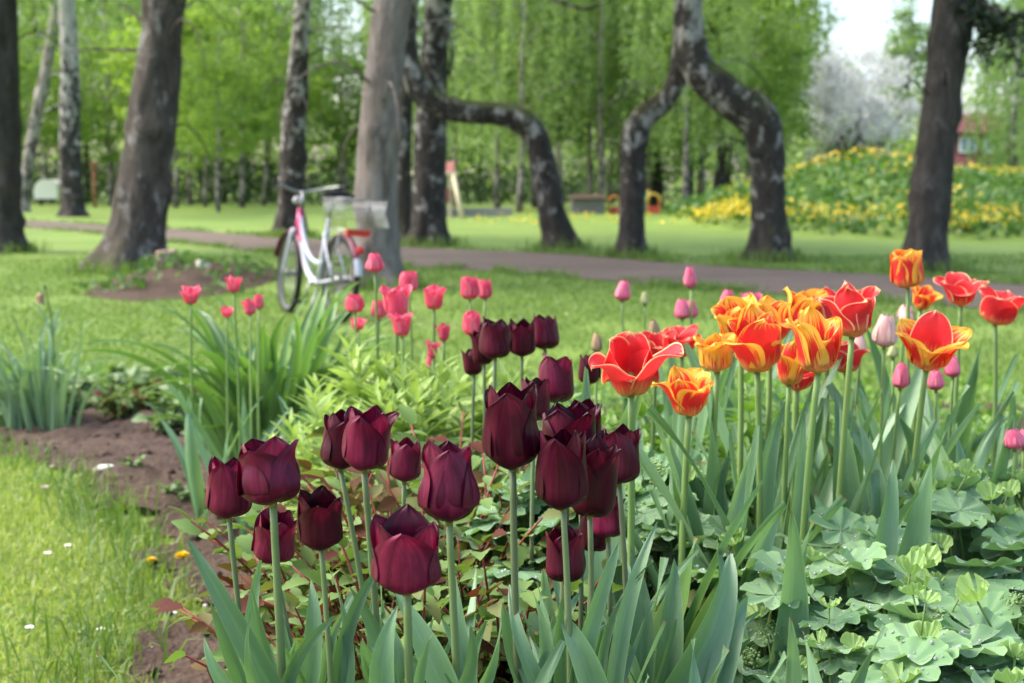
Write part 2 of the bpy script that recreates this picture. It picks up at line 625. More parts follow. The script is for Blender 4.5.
def thin_trunk(seed, r0, h, mat, limbs=5, lean=0.3):
    rng = random.Random(seed)
    mb = MB()
    lx, ly = rng.uniform(-lean, lean), rng.uniform(-lean, lean)
    pts = [(lx * (i / 9) + 0.06 * math.sin(i * 1.3 + seed), ly * (i / 9), h * i / 9 - 0.1) for i in range(10)]
    mb.tube(pts, [r0 * (1.25 if i == 0 else 1) * (1 - 0.85 * i / 9) for i in range(10)], 8)
    for k in range(limbs):
        i = rng.randint(3, 7)
        a = rng.uniform(0, 6.28)
        L = h * rng.uniform(0.12, 0.25)
        p0 = np.array(pts[i])
        mb.tube([p0, p0 + np.array([math.cos(a) * L * .5, math.sin(a) * L * .5, L * .45]), p0 + np.array([math.cos(a) * L, math.sin(a) * L, L * .6])],
                [r0 * .35, r0 * .22, r0 * .06], 5)
    return mb.mesh('trunk', mat)


def tree_copy(proto, loc, rz, sc, label, group):
    r = proto.copy()
    C.objects.link(r)
    r.location = tuple(float(c) for c in loc)
    r.rotation_euler = (0, 0, rz)
    r.scale = (sc if hasattr(sc, '__len__') else (sc, sc, sc))
    r['label'] = label
    r['group'] = group
    for ch in proto.children:
        c = ch.copy()
        C.objects.link(c)
        c.parent = r
    return r


# ------------------------------------------------------------------ the big trunks of the park
def big_tree(name, label, line, mat, seed, rough=0.06, ext=None, top=10.0, limbs=(), crown=None, cmat=None, cscale=1.0, ridge=0.0):
    base = ground(line[0][0], line[0][1])
    d = base[1]
    root = thing(name, label, 'tree', base)
    pts = [np.append(P(px, py, d) - base, w * d / FPX / 2) for px, py, w in line]
    pts[0][2] = -0.15
    last = pts[-1]
    ex = ext if ext is not None else (last[:2] - pts[-2][:2]) * 1.5
    hgt = top - last[2]
    for q in (0.35, 0.7, 1.0):
        pts.append(np.array([last[0] + ex[0] * q, last[1] + ex[1] * q, last[2] + hgt * q, last[3] * (1 - 0.75 * q)]))
    sp = spline(pts, 150)
    mb = MB()
    kr = random.Random(seed * 7 + 1)
    knots = [(kr.uniform(.3, 3.6), kr.uniform(0, 6.28), kr.choice((.16, .22, .3, -.14)), kr.uniform(.06, .16)) for _ in range(9)]
    tw = []
    for q in range(5):
        i = kr.randint(30, 85)
        if sp[i][2] < 1.2:
            continue
        a = kr.uniform(0, 6.28)
        L = kr.uniform(.35, .9)
        p0 = sp[i][:3]
        o_ = np.array([math.cos(a), math.sin(a), 0])
        tw.append(spline([p0 + o_ * sp[i][3] * .7, p0 + o_ * (sp[i][3] + L * .45) + np.array([0, 0, .18]), p0 + o_ * (sp[i][3] + L) + np.array([0, 0, -.05]), p0 + o_ * (sp[i][3] + L * 1.2) + np.array([0, 0, -.5 * L])], 12))

    def fn(i, a, p):
        z = p[2]
        n = mnoise.noise((math.cos(a) * 1.6 + seed, math.sin(a) * 1.6, z * 1.4)) * rough * 2
        n += mnoise.noise((math.cos(a) * 5 + seed, math.sin(a) * 5, z * 5)) * rough
        n += (abs(mnoise.noise((math.cos(a) * 11 + seed, math.sin(a) * 11, z * 4))) - .2) * rough * .9
        fl = max(0, 1 - z / 0.55)
        n += fl * fl * (0.24 + 0.22 * math.sin(a * 5 + seed))
        for zk, ak, hk, wk in knots:
            da = (a - ak + math.pi) % (2 * math.pi) - math.pi
            n += hk * math.exp(-((z - zk) / wk) ** 2 - (da / .55) ** 2)
        return 1 + n + ridge * math.sin(a * 9 + 2 * math.sin(z * 2))
    mb.tube(sp[:, :3], sp[:, 3], 44, fn=fn)
    for L in limbs:                       # thin limbs given as pixels at the trunk's own depth
        lp = spline([np.append(P(px, py, d + dd) - base, w * d / FPX / 2) for px, py, w, dd in L], 18)
        mb.tube(lp[:, :3], lp[:, 3], 7, fn=lambda i, a, p: 1 + 0.25 * mnoise.noise((p[0] * 9, p[1] * 9, p[2] * 9)))
    for q in tw:
        mb.tube(q, np.linspace(.016, .004, 12), 5)
    topv = pts[-1]
    r = random.Random(seed)
    for k in range(7):                    # limbs above the picture that carry the crown
        i = r.randint(104, 144)
        p0 = sp[i]
        if p0[2] < 4.6:
            continue
        a = r.uniform(0, 6.28)
        ln = r.uniform(1.4, 2.8)
        e = p0[:3] + np.array([math.cos(a) * ln, math.sin(a) * ln, r.uniform(.3, 1.4)])
        m = (p0[:3] + e) / 2 + np.array([0, 0, .35])
        mb.tube(spline([p0[:3], m, e], 8), np.linspace(p0[3] * .5, .02, 8), 6)
    obj('trunk', mb.mesh('trunk', M[mat]), root)
    if crown is not None:
        obj('crown', crown, root, (topv[0], topv[1], 0), (0, 0, seed * 1.3), cscale)
    return root


cr_high = [tri_mesh('crown', crown_weep(10 + i, 3.0, 5.0, 11.5, 170, 26, 0.17, 0.6, 2.0), M['leaf_weep']) for i in range(2)]
cr_dark = tri_mesh('crown', crown_clump(15, 2.6, 4.9, 11, 95, 50, 0.2, 0.7), M['leaf_deep'])

big_tree('tree', 'dark trunk cut off by the edge of the photo, beside the grass verge', [(3, 252, 52), (3, 235, 38), (3, 150, 34), (0, 0, 32), (-1, -20, 32)], 'bark_dark', 1, crown=cr_dark)
big_tree('birch_tree', 'thin leaning birch with pinkish white bark beside the dark edge trunk', [(22, 212, 13), (26, 180, 12), (36, 120, 12), (48, 60, 11), (56, 10, 10), (59, -20, 10)], 'bark_thin_birch', 2, rough=0.04, crown=cr_high[0], top=12)
big_tree('birch_tree', 'upright birch with mottled white upper trunk across the path', [(74, 216.5, 30), (73, 205, 23), (70, 160, 21), (70, 80, 18), (67, 0, 16), (66, -20, 15)], 'bark_birch', 3, crown=cr_high[1], top=13,
         limbs=[[(69, 108, 4, 0), (58, 106, 3, 0), (44, 112, 2, 0)]])
big_tree('linden_tree', 'thick dark leaning trunk rising from the soil mound with the pink stone', [(130, 270, 84), (133, 255, 62), (141, 200, 51), (152, 120, 47), (160, 50, 43), (164, 0, 42), (165, -20, 42)], 'bark_linden', 4,
         ridge=0.012, crown=cr_dark, top=9, limbs=[[(150, 49, 4, 0), (120, 50, 3, .1), (88, 49, 2.5, .2), (70, 52, 1.5, .3)], [(146, 22, 5, 0), (134, 14, 3, .1), (124, 4, 2, .2)]])
big_tree('birch_tree', 'birch with black lower trunk directly behind the bicycle handlebar', [(290, 237, 40), (291, 222, 28), (293, 150, 25), (296, 100, 23), (300, 40, 17), (303, -20, 15)], 'bark_birch', 5, crown=cr_high[0], top=11)
big_tree('tree', 'smooth greyish brown trunk just behind the bicycle basket', [(377, 287, 60), (377, 268, 47), (376, 200, 43), (380, 120, 40), (389, 30, 38), (394, -20, 37)], 'bark_grey', 6, rough=0.035, crown=cr_dark, top=9)
big_tree('birch_tree', 'dark upright birch with flared foot behind the greyish brown trunk', [(429, 246, 50), (429, 232, 35), (430, 150, 31), (434, 60, 27), (438, 0, 25), (440, -20, 25)], 'bark_old_birch', 7, crown=cr_high[1], top=10,
         limbs=[[(440, 8, 6, 0), (470, -14, 5, -.4), (520, -12, 4, -.8), (560, 2, 4, -1), (585, 9, 3, -1.1), (600, 4, 2, -1.2)], [(449, 75, 4, 0), (452, 48, 3, -.1), (444, 20, 2, -.2)]])
big_tree('birch_tree', 'slim dark trunk squeezed between the greyish brown trunk and the flared birch', [(404, 240, 22), (404, 225, 17), (404, 150, 15), (408, 60, 13), (414, -20, 12)], 'bark_old_birch', 8, crown=cr_high[0], top=10)
big_tree('bent_birch', 'mossy birch trunk bent at a right angle towards the greyish brown trunk', [(563, 251, 44), (558, 236, 32), (551, 205, 28), (543, 165, 26), (536, 138, 25), (524, 123, 26), (500, 114, 23), (470, 112, 23), (440, 105, 25), (422, 92, 25), (411, 70, 22), (405, 40, 20), (401, -20, 18)],
         'bark_old_birch', 9, ext=np.array([-0.3, 1.0]), crown=cr_high[1], top=9)
big_tree('bent_birch', 'thinner of two kinked birches that lean into each other', [(630, 258, 40), (631, 244, 27), (632, 190, 24), (634, 145, 24), (642, 120, 25), (660, 104, 23), (673, 88, 20), (681, 60, 19), (686, -20, 17)], 'bark_old_birch', 10, ext=np.array([0.2, .8]), crown=cr_high[0], top=9)
big_tree('bent_birch', 'thicker of two kinked birches, with a knobbly bend and whitish upper trunk', [(768, 261, 54), (769, 247, 39), (767, 195, 34), (766, 150, 36), (757, 118, 39), (728, 97, 36), (702, 74, 32), (690, 45, 29), (688, 10, 27), (690, -20, 26)], 'bark_old_birch', 11, rough=0.08, ext=np.array([.3, -.4]), crown=cr_high[1], top=9)
spr = big_tree('spruce_tree', 'dark straight leaning trunk in front of the yellow flowered mound', [(925, 272, 58), (926, 257, 44), (931, 200, 40), (938, 130, 37), (947, 60, 38), (955, 10, 42), (958, -20, 42)], 'bark_dark', 12, ridge=0.015, crown=cr_dark, top=10)
rng = np.random.default_rng(5)
dS = spr.location[1]
bS = np.array(spr.location)
mb = MB()
bp = spline([P(962, -8, dS) - bS, P(980, 2, dS - .3) - bS, P(1000, 12, dS - .5) - bS, P(1030, 16, dS - .7) - bS], 14)
mb.tube(bp, np.linspace(.05, .015, 14), 6)
pos = []
for i in range(14):
    for k in range(46):
        t = rng.uniform(0, 1)
        pos.append(bp[i] + np.array([rng.normal(0, .09), rng.normal(0, .12), -t * rng.uniform(.15, .75)]))
V, F = cards(rng, np.array(pos), rng.uniform(.08, .2, len(pos)), 1.2, 0.22)
bo = obj('branch', mb.mesh('branch', M['bark_dark']), spr)
obj('foliage', MB().add(V, F).mesh('foliage', M['needle']), bo)

# ------------------------------------------------------------------ woods behind
def proto_tree(name, label, trunk, crown, group):
    t = thing(name, label, 'tree', (0, 0, 0), 0, group)
    obj('trunk', trunk, t)
    obj('crown', crown, t)
    return t


def at_px(px, d):
    x = (px - 512) / FPX * d
    return (x, d, float(G(x, d)))


lb_w = 'slender birch with drooping pale green twigs in the wood beyond the path'
lb_y = 'young yellow green birch on a thin white stem at the edge of the wood'
lb_d = 'deep green leafy tree in the depth of the wood'
protoW = [proto_tree('birch_tree', lb_w, thin_trunk(20 + i, .13, 11, M['bark_thin_birch']), tri_mesh('crown', crown_weep(30 + i, 2.6, 2.0 + .3 * i, 12, 300, 30, 0.16, .9, 3.2), M['leaf_weep']), 'drooping birches of the wood') for i in range(3)]
protoY = [proto_tree('young_birch', lb_y, thin_trunk(40 + i, .09, 7, M['bark_thin_birch']), tri_mesh('crown', crown_clump(44 + i, 1.9, 1.7, 7.0, 85, 60, 0.17, 0.7, .35), M['leaf_young']), 'young birches at the edge of the wood') for i in range(2)]
protoD = [proto_tree('leafy_tree', lb_d, thin_trunk(50 + i, .17, 11, M['bark_dark']), tri_mesh('crown', crown_clump(54 + i, 3.2, 2.4, 13, 150, 60, 0.24, .95), M['leaf_deep']), 'deep green trees of the wood') for i in range(2)]
free = {id(p): True for p in protoW + protoY + protoD}


def put(protos, k, px, d, sc=1.0, rz=None, sz=None):
    p = protos[k % len(protos)]
    loc = at_px(px, d)
    s = (sc, sc, sz if sz else sc)
    rz = (px * 0.37) % 6.28 if rz is None else rz
    if free[id(p)]:
        free[id(p)] = False
        p.location = loc
        p.rotation_euler = (0, 0, rz)
        p.scale = s
        return p
    return tree_copy(p, loc, rz, s, p['label'], p['group'])


for k, (px, d, s) in enumerate([(178, 46, 1.0), (207, 49, .8), (219, 41, .72), (243, 47, 1.1), (266, 54, 1.0), (112, 52, 1.0), (30, 52, .9), (345, 57, .95), (-20, 47, 1.0)]):
    put(protoY, k, px, d, s)
for k, (px, d, s) in enumerate([(192, 55, .8), (50, 62, 1.0), (115, 58, 1.1), (165, 64, 1.0), (225, 62, 1.1), (285, 60, 1.0), (340, 66, 1.0), (395, 60, .95), (455, 66, 1.0),
                                (498, 44, .8), (520, 41, .78), (600, 44, .82), (550, 47, .85), (684, 40, .74), (632, 48, .9), (455, 50, .9), (560, 58, 1.1), (610, 60, 1.0), (650, 55, 1.1), (700, 52, 1.2), (590, 47, .85), (745, 60, 1.2), (0, 70, 1.0), (-60, 60, 1), (270, 72, 1.2)]):
    put(protoW, k, px, d, s)
for k, (px, d, s) in enumerate([(20, 66, .9), (90, 68, 1.0), (150, 74, 1.1), (205, 70, .9), (250, 78, 1.1), (480, 80, 1.1), (535, 48, .62), (545, 78, 1.1), (620, 80, 1.2), (690, 76, 1.1), (780, 84, 1.0), (-70, 72, 1.0)]):
    put(protoD, k, px, d, s)

# broad weeping tree, round light green tree, blossom tree, far tree, right-hand thin tree
t = thing('weeping_tree', 'large round light green tree behind the two kinked birches', 'tree', at_px(722, 45))
obj('trunk', thin_trunk(61, .3, 9, M['bark_dark'], 8), t)
obj('crown', tri_mesh('crown', crown_clump(62, 2.9, .5, 9.5, 210, 85, 0.17, .8, .55), M['leaf_young']), t)
t = thing('leafy_tree', 'full green tree with low skirts of leaves left of the mound', 'tree', at_px(655, 50))
obj('trunk', thin_trunk(63, .22, 9, M['bark_dark'], 8), t)
obj('crown', tri_mesh('crown', crown_clump(64, 2.3, .4, 7.5, 150, 80, 0.16, .8, .55), M['leaf_deep']), t)
t = thing('weeping_birch', 'tall weeping birch whose twigs hang like a green curtain above the mound', 'tree', at_px(770, 62))
obj('trunk', thin_trunk(65, .2, 14, M['bark_birch'], 8), t)
obj('crown', tri_mesh('crown', crown_weep(66, 2.5, 2.2, 14, 330, 34, 0.16, 1.2, 3.6), M['leaf_weep']), t)
t = thing('blossom_tree', 'spreading fruit tree covered in white blossom behind the mound', 'tree', at_px(856, 47))
mb = MB()
rng = np.random.default_rng(70)
for k in range(9):
    a = rng.uniform(0, 6.28)
    e = np.array([math.cos(a) * rng.uniform(.8, 1.8), math.sin(a) * 1.0, rng.uniform(2.2, 4.5)])
    mb.tube(spline([(0, 0, -.1), (e[0] * .3, e[1] * .3, 1.4), e * .7 + np.array([0, 0, .4]), e], 10), np.linspace(.10, .015, 10), 6)
obj('trunk', mb.mesh('trunk', M['bark_dark']), t)
obj('crown', tri_mesh('crown', crown_clump(71, 1.75, 1.0, 5.4, 80, 80, 0.15, .5, .7), M['blossom']), t)
obj('foliage', tri_mesh('foliage', crown_clump(72, 1.4, .3, 2.7, 30, 45, 0.15, .6), M['blossom_leaf']), t)
t = thing('far_tree', 'tall pale green tree standing alone against the white sky', 'tree', at_px(905, 95))
obj('trunk', thin_trunk(73, .2, 13, M['bark_dark'], 6), t)
obj('crown', tri_mesh('crown', crown_clump(74, 2.0, 1.5, 13.3, 120, 60, 0.26, .9), M['leaf_pale']), t)
for px, d, w, seed, lab in ((1004, 60, 1.3, 81, 'thin pale tree standing right before the red house'), (1012, 50, 1.9, 76, 'airy birch with thin pale leaves beside the red house'), (1045, 62, 2.4, 78, 'pale leafy tree at the far corner of the red house'), (838, 80, 1.6, 77, 'pale narrow tree rising behind the white blossom')):
    t = thing('pale_tree', lab, 'tree', at_px(px, d))
    obj('trunk', thin_trunk(seed, .12, 8, M['bark_birch'], 6), t)
    obj('crown', tri_mesh('crown', crown_weep(seed, w, 0.6, 9.5 if seed != 77 else 8.0, 230, 28, 0.15, .8, 2.4), M['leaf_pale']), t)

# the wood that closes the view: one mass
rng = np.random.default_rng(80)
pos = []
for k in range(700):
    px = rng.uniform(-260, 1300)
    d = rng.uniform(86, 125)
    hmax = 4.0 if 800 < px < 975 else 5.5 if 325 < px < 410 or 470 < px < 500 or 575 < px < 610 else 11
    h = rng.uniform(.3, hmax)
    x = (px - 512) / FPX * d
    pos.append(np.array([x, d, .5 + h]) + rng.normal(size=(46, 3)) * np.array([1.1, 1.0, .8]))
pos = np.concatenate(pos)
V, F = cards(rng, pos, rng.uniform(.3, .75, len(pos)), .4)
o = obj('woods', make_mesh('woods', V, F, M['leaf_weep']))
tag(o, 'mass of green woodland closing the park', kind='stuff')
# undergrowth at the foot of the wood
pos = []
for k in range(620):
    px = rng.uniform(-200, 660)
    d = rng.uniform(58, 84)
    x = (px - 512) / FPX * d
    pos.append(np.array([x, d, .42 + rng.uniform(0, 1.9)]) + rng.normal(size=(34, 3)) * np.array([.8, .6, .35]))
pos = np.concatenate(pos)
V, F = cards(rng, pos, rng.uniform(.12, .34, len(pos)), .2)
o = obj('undergrowth', make_mesh('undergrowth', V, F, M['leaf_dark']))
tag(o, 'dark green undergrowth at the foot of the wood', kind='stuff')

# ------------------------------------------------------------------ mound with yellow flowers
def Hill(x, y):
    u = (x - 8.0) / np.where(x < 8.0, 4.3, 9.6)
    v = (y - 33.5) / 9.8
    r = np.sqrt(u * u + v * v)
    return 1.26 * np.clip(1.0 - r ** 1.15, 0, 1) * (1 + .05 * np.sin(x * 1.7) + .06 * np.sin(x * 0.9 + y))


hx = np.arange(3.2, 18, .2)
hy = np.arange(22.6, 45, .2)
XX, YY = np.meshgrid(hx, hy)
HH = Hill(XX, YY)
ZZ = G(XX, YY) + HH - .06 * (HH < .01)
idx = np.arange(XX.size).reshape(XX.shape)
fq = np.stack([idx[:-1, :-1], idx[:-1, 1:], idx[1:, 1:], idx[1:, :-1]], -1).reshape(-1, 4)
o = obj('hill', make_mesh('hill', np.stack([XX, YY, ZZ], -1).reshape(-1, 3), fq, M['lawn']))
tag(o, 'low overgrown earth mound behind the lawn', kind='structure')
M['herb'] = leaf_mat('herb', [(0.06, 0.135, 0.03), (0.10, 0.19, 0.05), (0.14, 0.23, 0.08)], .35, nscale=.8)
M['yellow_flower'] = leaf_mat('yellow_flower', [(0.76, 0.52, 0.03), (0.84, 0.64, 0.07)], .2)
rng = np.random.default_rng(90)
n = 15000
x = rng.uniform(3.4, 17.5, n)
y = rng.uniform(23, 43, n)
hh = Hill(x, y)
k = hh > .03
x, y, hh = x[k], y[k], hh[k]
pos = np.stack([x, y, G(x, y) + hh + rng.uniform(0, .3, len(x))], 1)
V, F = cards(rng, pos, rng.uniform(.10, .26, len(pos)), -.4, .7)
tag(obj('ground_cover', make_mesh('ground_cover', V, F, M['herb'])), 'leafy green plants covering the mound', kind='stuff')
pts = []
for k in range(158):                # drifts of flowers: along the foot and the crest, scattered between
    if k < 88:
        a = rng.uniform(-2.9, -.9)
        q = rng.uniform(.86, .98)
        x, y = 8.2 + (4.6 if math.cos(a) < 0 else 9.0) * q * math.cos(a), 33.5 + 9.8 * q * math.sin(a)
    elif k < 144:
        x = rng.uniform(4.2, 15)
        y = 33.4 + rng.normal(0, .55)
    else:
        x, y = rng.uniform(4.5, 15), rng.uniform(25, 33)
    m = rng.integers(6, 22)
    q = np.stack([x + rng.normal(0, .28, m), y + rng.normal(0, .22, m)], 1)
    pts.append(np.column_stack([q, G(q[:, 0], q[:, 1]) + np.maximum(Hill(q[:, 0], q[:, 1]), 0) + rng.uniform(.18, .42, m)]))
pts.append(np.column_stack([(q := rng.uniform((-1, 30), (4.5, 38), (150, 2))), G(q[:, 0], q[:, 1]) + .08]))
pos = np.concatenate(pts)
V, F = cards(rng, pos, rng.uniform(.045, .095, len(pos)), -.2, .9)
tag(obj('yellow_flowers', make_mesh('yellow_flowers', V, F, M['yellow_flower'])), 'drifts of yellow flowers along foot and crest of the mound', kind='stuff')

# ------------------------------------------------------------------ house behind the dark trunk
M['red_wall'] = flat_mat('red_wall', (0.13, 0.052, 0.045), .8, .2, var=.2, scale=4)
M['red_roof'] = flat_mat('red_roof', (0.12, 0.045, 0.038), .7, .2, var=.25, scale=6)
M['white_paint'] = flat_mat('white_paint', (0.75, 0.75, 0.73), .5)
M['pane'] = flat_mat('pane', (0.25, 0.33, 0.42), .1, .6)
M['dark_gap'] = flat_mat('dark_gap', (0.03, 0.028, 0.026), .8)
hb = at_px(962, 82)
H = thing('house', 'dark red house with sloping roofs half hidden behind the dark leaning trunk', 'house', hb)
mb = MB(); mb.box((.75, 2, 1.95), (2.6, 4, 3.9)); obj('wall', mb.mesh('wall', M['red_wall'], False), H)
mb = MB()
mb.add([(-.85, -.5, 3.85), (2.3, -.5, 3.85), (2.3, 2.0, 5.0), (-.85, 2.0, 5.0), (-.85, 4.5, 3.85), (2.3, 4.5, 3.85), (-.85, -.5, 3.72), (2.3, -.5, 3.72), (-.85, 4.5, 3.72), (2.3, 4.5, 3.72)],
       [(0, 1, 2, 3), (3, 2, 5, 4), (6, 7, 1, 0), (8, 4, 5, 9), (6, 0, 3, 4, 8), (7, 9, 5, 2, 1), (6, 8, 9, 7)])
obj('roof', mb.mesh('roof', M['red_roof'], False), H)
mb = MB()
mb.add([(-3.4, -1.7, 1.3), (.5, -1.7, 1.3), (.5, -.02, 2.6), (-3.4, -.02, 2.6), (-3.4, -1.7, 1.2), (.5, -1.7, 1.2), (.5, -.02, 1.2), (-3.4, -.02, 1.2)], [(0, 1, 2, 3), (4, 5, 1, 0), (5, 6, 2, 1), (7, 4, 0, 3), (4, 7, 6, 5)])
obj('porch_roof', mb.mesh('porch_roof', M['red_roof'], False), H)
mb = MB(); mb.box((-1.45, -.8, .6), (3.7, 1.4, 1.18)); obj('porch_shade', mb.mesh('porch_shade', M['dark_gap'], False), H)  # solid dark box standing in for the shade beneath the lower roof
for wx_ in (.1, 1.5):
    mb = MB()
    for c, s_ in (((wx_, -.04, 3.6), (1.0, .08, .1)), ((wx_, -.04, 2.75), (1.0, .08, .1)), ((wx_ - .46, -.04, 3.175), (.1, .08, .75)), ((wx_ + .46, -.04, 3.175), (.1, .08, .75)), ((wx_, -.04, 3.175), (.08, .08, .75))):
        mb.box(c, s_)
    f = obj('window', mb.mesh('window', M['white_paint'], False), H)
    mb = MB(); mb.box((wx_, -.012, 3.175), (.82, .02, .75)); obj('pane', mb.mesh('pane', M['pane'], False), f)

# ------------------------------------------------------------------ playground and other far things
M['cream_wood'] = flat_mat('cream_wood', (0.62, 0.52, 0.33), .7)
M['red_paint'] = flat_mat('red_paint', (0.52, 0.07, 0.04), .5)
M['orange_paint'] = flat_mat('orange_paint', (0.62, 0.22, 0.05), .5)
M['faded_red'] = flat_mat('faded_red', (0.26, 0.09, 0.07), .7, var=.25, scale=6)
M['rust_paint'] = flat_mat('rust_paint', (0.26, 0.09, 0.035), .7)
M['yellow_paint'] = flat_mat('yellow_paint', (0.72, 0.46, 0.08), .5)
M['green_paint'] = flat_mat('green_paint', (0.03, 0.25, 0.17), .5)
M['grey_wood'] = flat_mat('grey_wood', (0.17, 0.16, 0.145), .85, .2, var=.35, scale=8)
M['brown_wood'] = flat_mat('brown_wood', (0.09, 0.06, 0.045), .8, .2, var=.3, scale=8)
M['concrete'] = flat_mat('concrete', (0.24, 0.23, 0.22), .9, .2, var=.2)

b = ground(463, 218.5)
T = thing('swing_frame', 'cream wooden swing frame with a slanted leg beyond the lawn', 'swing frame', b)
for xx in (0, -1.6):
    for yy in (-.45, .45):
        mb = MB(); mb.tube([(xx, yy, -.05), (xx - .24, 0, 1.08)], .05, 8); obj('leg', mb.mesh('leg', M['cream_wood']), T)
mb = MB(); mb.tube([(-2.0, 0, 1.1), (-.1, 0, 1.1)], .045, 8); obj('crossbeam', mb.mesh('crossbeam', M['cream_wood']), T)
b = ground(438, 217)
T = thing('play_tower', 'red panelled play tower glimpsed beside the cream swing frame', 'play tower', b)
for xx in (-.3, .3):
    for yy in (0, .6):
        mb = MB(); mb.box((xx, yy, .55), (.07, .07, 1.2)); obj('post', mb.mesh('post', M['cream_wood'], False), T)
mb = MB(); mb.box((0, -.05, .55), (.62, .03, .34)); obj('panel', mb.mesh('panel', M['faded_red'], False), T)
mb = MB(); mb.add([(-.42, -.15, 1.12), (.42, -.15, 1.12), (.42, .75, 1.12), (-.42, .75, 1.12), (-.42, .3, 1.42), (.42, .3, 1.42)], [(0, 1, 5, 4), (2, 3, 4, 5), (0, 4, 3), (1, 2, 5), (0, 3, 2, 1)])
obj('roof', mb.mesh('roof', M['faded_red'], False), T)

def playhouse(px, py, s, label, arch, panel, side):
    b = ground(px, py)
    T = thing('playhouse', label, 'playhouse', b)
    for sx_ in (-1, 1):
        mb = MB(); mb.box((sx_ * .27 * s, 0, .33 * s), (.07 * s, .5 * s, .66 * s)); obj('wall', mb.mesh('wall', M[side], False), T)
    mb = MB(); mb.box((0, -.22 * s, .17 * s), (.46 * s, .05 * s, .34 * s)); obj('panel', mb.mesh('panel', M[panel], False), T)
    mb = MB()
    pr = [(-.36, .62), (-.26, .82), (0, .95), (.26, .82), (.36, .62)]
    v = [(x * s, y * s, z * s) for y in (-.3, .3) for x, z in pr] + [(x * s * .82, y * s, (z - .08) * s) for y in (-.3, .3) for x, z in pr]
    f = [(i, i + 1, i + 6, i + 5) for i in range(4)] + [(10 + i, 15 + i, 16 + i, 11 + i) for i in range(4)] + [(i, 10 + i, 11 + i, i + 1) for i in range(4)] + [(5 + i, 6 + i, 16 + i, 15 + i) for i in range(4)]
    mb.add(v, f)
    obj('roof', mb.mesh('roof', M[arch], False), T)
playhouse(653, 213.5, .62, 'small red playhouse with a yellow arched roof beside the thinner kinked birch', 'yellow_paint', 'red_paint', 'orange_paint')
playhouse(614, 213.5, .55, 'small orange playhouse beside the grey board shed', 'orange_paint', 'red_paint', 'yellow_paint')
b = ground(641, 213.5)
T = thing('play_board', 'green play panel between the playhouse and the kinked birch', 'play panel', b)
mb = MB(); mb.box((0, 0, .33), (.34, .06, .55)); obj('board', mb.mesh('board', M['green_paint'], False), T)
for sx_ in (-.2, .2):
    mb = MB(); mb.tube([(sx_, 0, -.05), (sx_, 0, .65)], .03, 6); obj('post', mb.mesh('post', M['yellow_paint']), T)
b = ground(588, 214)
T = thing('shed', 'low grey board shed with a brown roof beyond the lawn', 'shed', b)
mb = MB(); mb.box((0, .5, .22), (.9, .9, .44)); obj('wall', mb.mesh('wall', M['grey_wood'], False), T)
mb = MB(); mb.add([(-.48, -.1, .43), (.48, -.1, .43), (.48, 1.1, .43), (-.48, 1.1, .43), (-.48, .5, .54), (.48, .5, .54)], [(0, 1, 5, 4), (2, 3, 4, 5), (0, 4, 3), (1, 2, 5), (0, 3, 2, 1)])
obj('roof', mb.mesh('roof', M['brown_wood'], False), T)
a_, b_ = ground(440, 217), ground(505, 217.5)
T = thing('low_wall', 'low grey kerb wall at the foot of the swing frame', 'low wall', (a_ + b_) / 2 + np.array([0, .8, 0]))
mb = MB(); mb.box((0, 0, .06), (b_[0] - a_[0] + .4, .25, .32)); obj('wall', mb.mesh('wall', M['concrete'], False), T)
b = ground(680, 217)
T = thing('seesaw', 'brown wooden seesaw at the foot of the mound', 'seesaw', b)
mb = MB(); mb.box((0, 0, .3), (.95, .12, .05), Matrix.Rotation(.55, 3, 'Y')); obj('plank', mb.mesh('plank', M['brown_wood'], False), T)
mb = MB(); mb.tube([(-.12, 0, -.03), (0, 0, .3)], .04, 6); mb.tube([(.12, 0, -.03), (0, 0, .3)], .04, 6); obj('support', mb.mesh('support', M['grey_wood']), T)
b = at_px(97, 48)
T = thing('marker_post', 'orange brown post with a wider cap standing in the wood', 'post', b)
mb = MB(); mb.tube([(0, 0, -.05), (0, 0, 1.35)], .06, 8); obj('shaft', mb.mesh('shaft', M['rust_paint']), T)
mb = MB(); mb.box((0, 0, 1.42), (.24, .2, .14)); obj('cap', mb.mesh('cap', M['rust_paint'], False), T)
b = at_px(48, 54)
T = thing('trailer', 'small rounded white trailer parked between the birch trunks', 'trailer', b)
mb = MB()
pr = [(-.42, .25), (-.46, .5), (-.38, .8), (-.15, .98), (.2, .98), (.42, .8), (.46, .5), (.42, .25)]
v = [(x, y, z) for y in (0, 1.4) for x, z in pr]
mb.add(v, [(i, (i + 1) % 8, 8 + (i + 1) % 8, 8 + i) for i in range(8)] + [tuple(range(7, -1, -1)), tuple(range(8, 16))])
obj('body', mb.mesh('body', M['white_paint'], False), T)
for sx_ in (-.4, .4):
    mb = MB(); mb.tube([(sx_ - .05, .7, .2), (sx_ + .05, .7, .2)], .2, 14); obj('wheel', mb.mesh('wheel', M['dark_gap']), T)

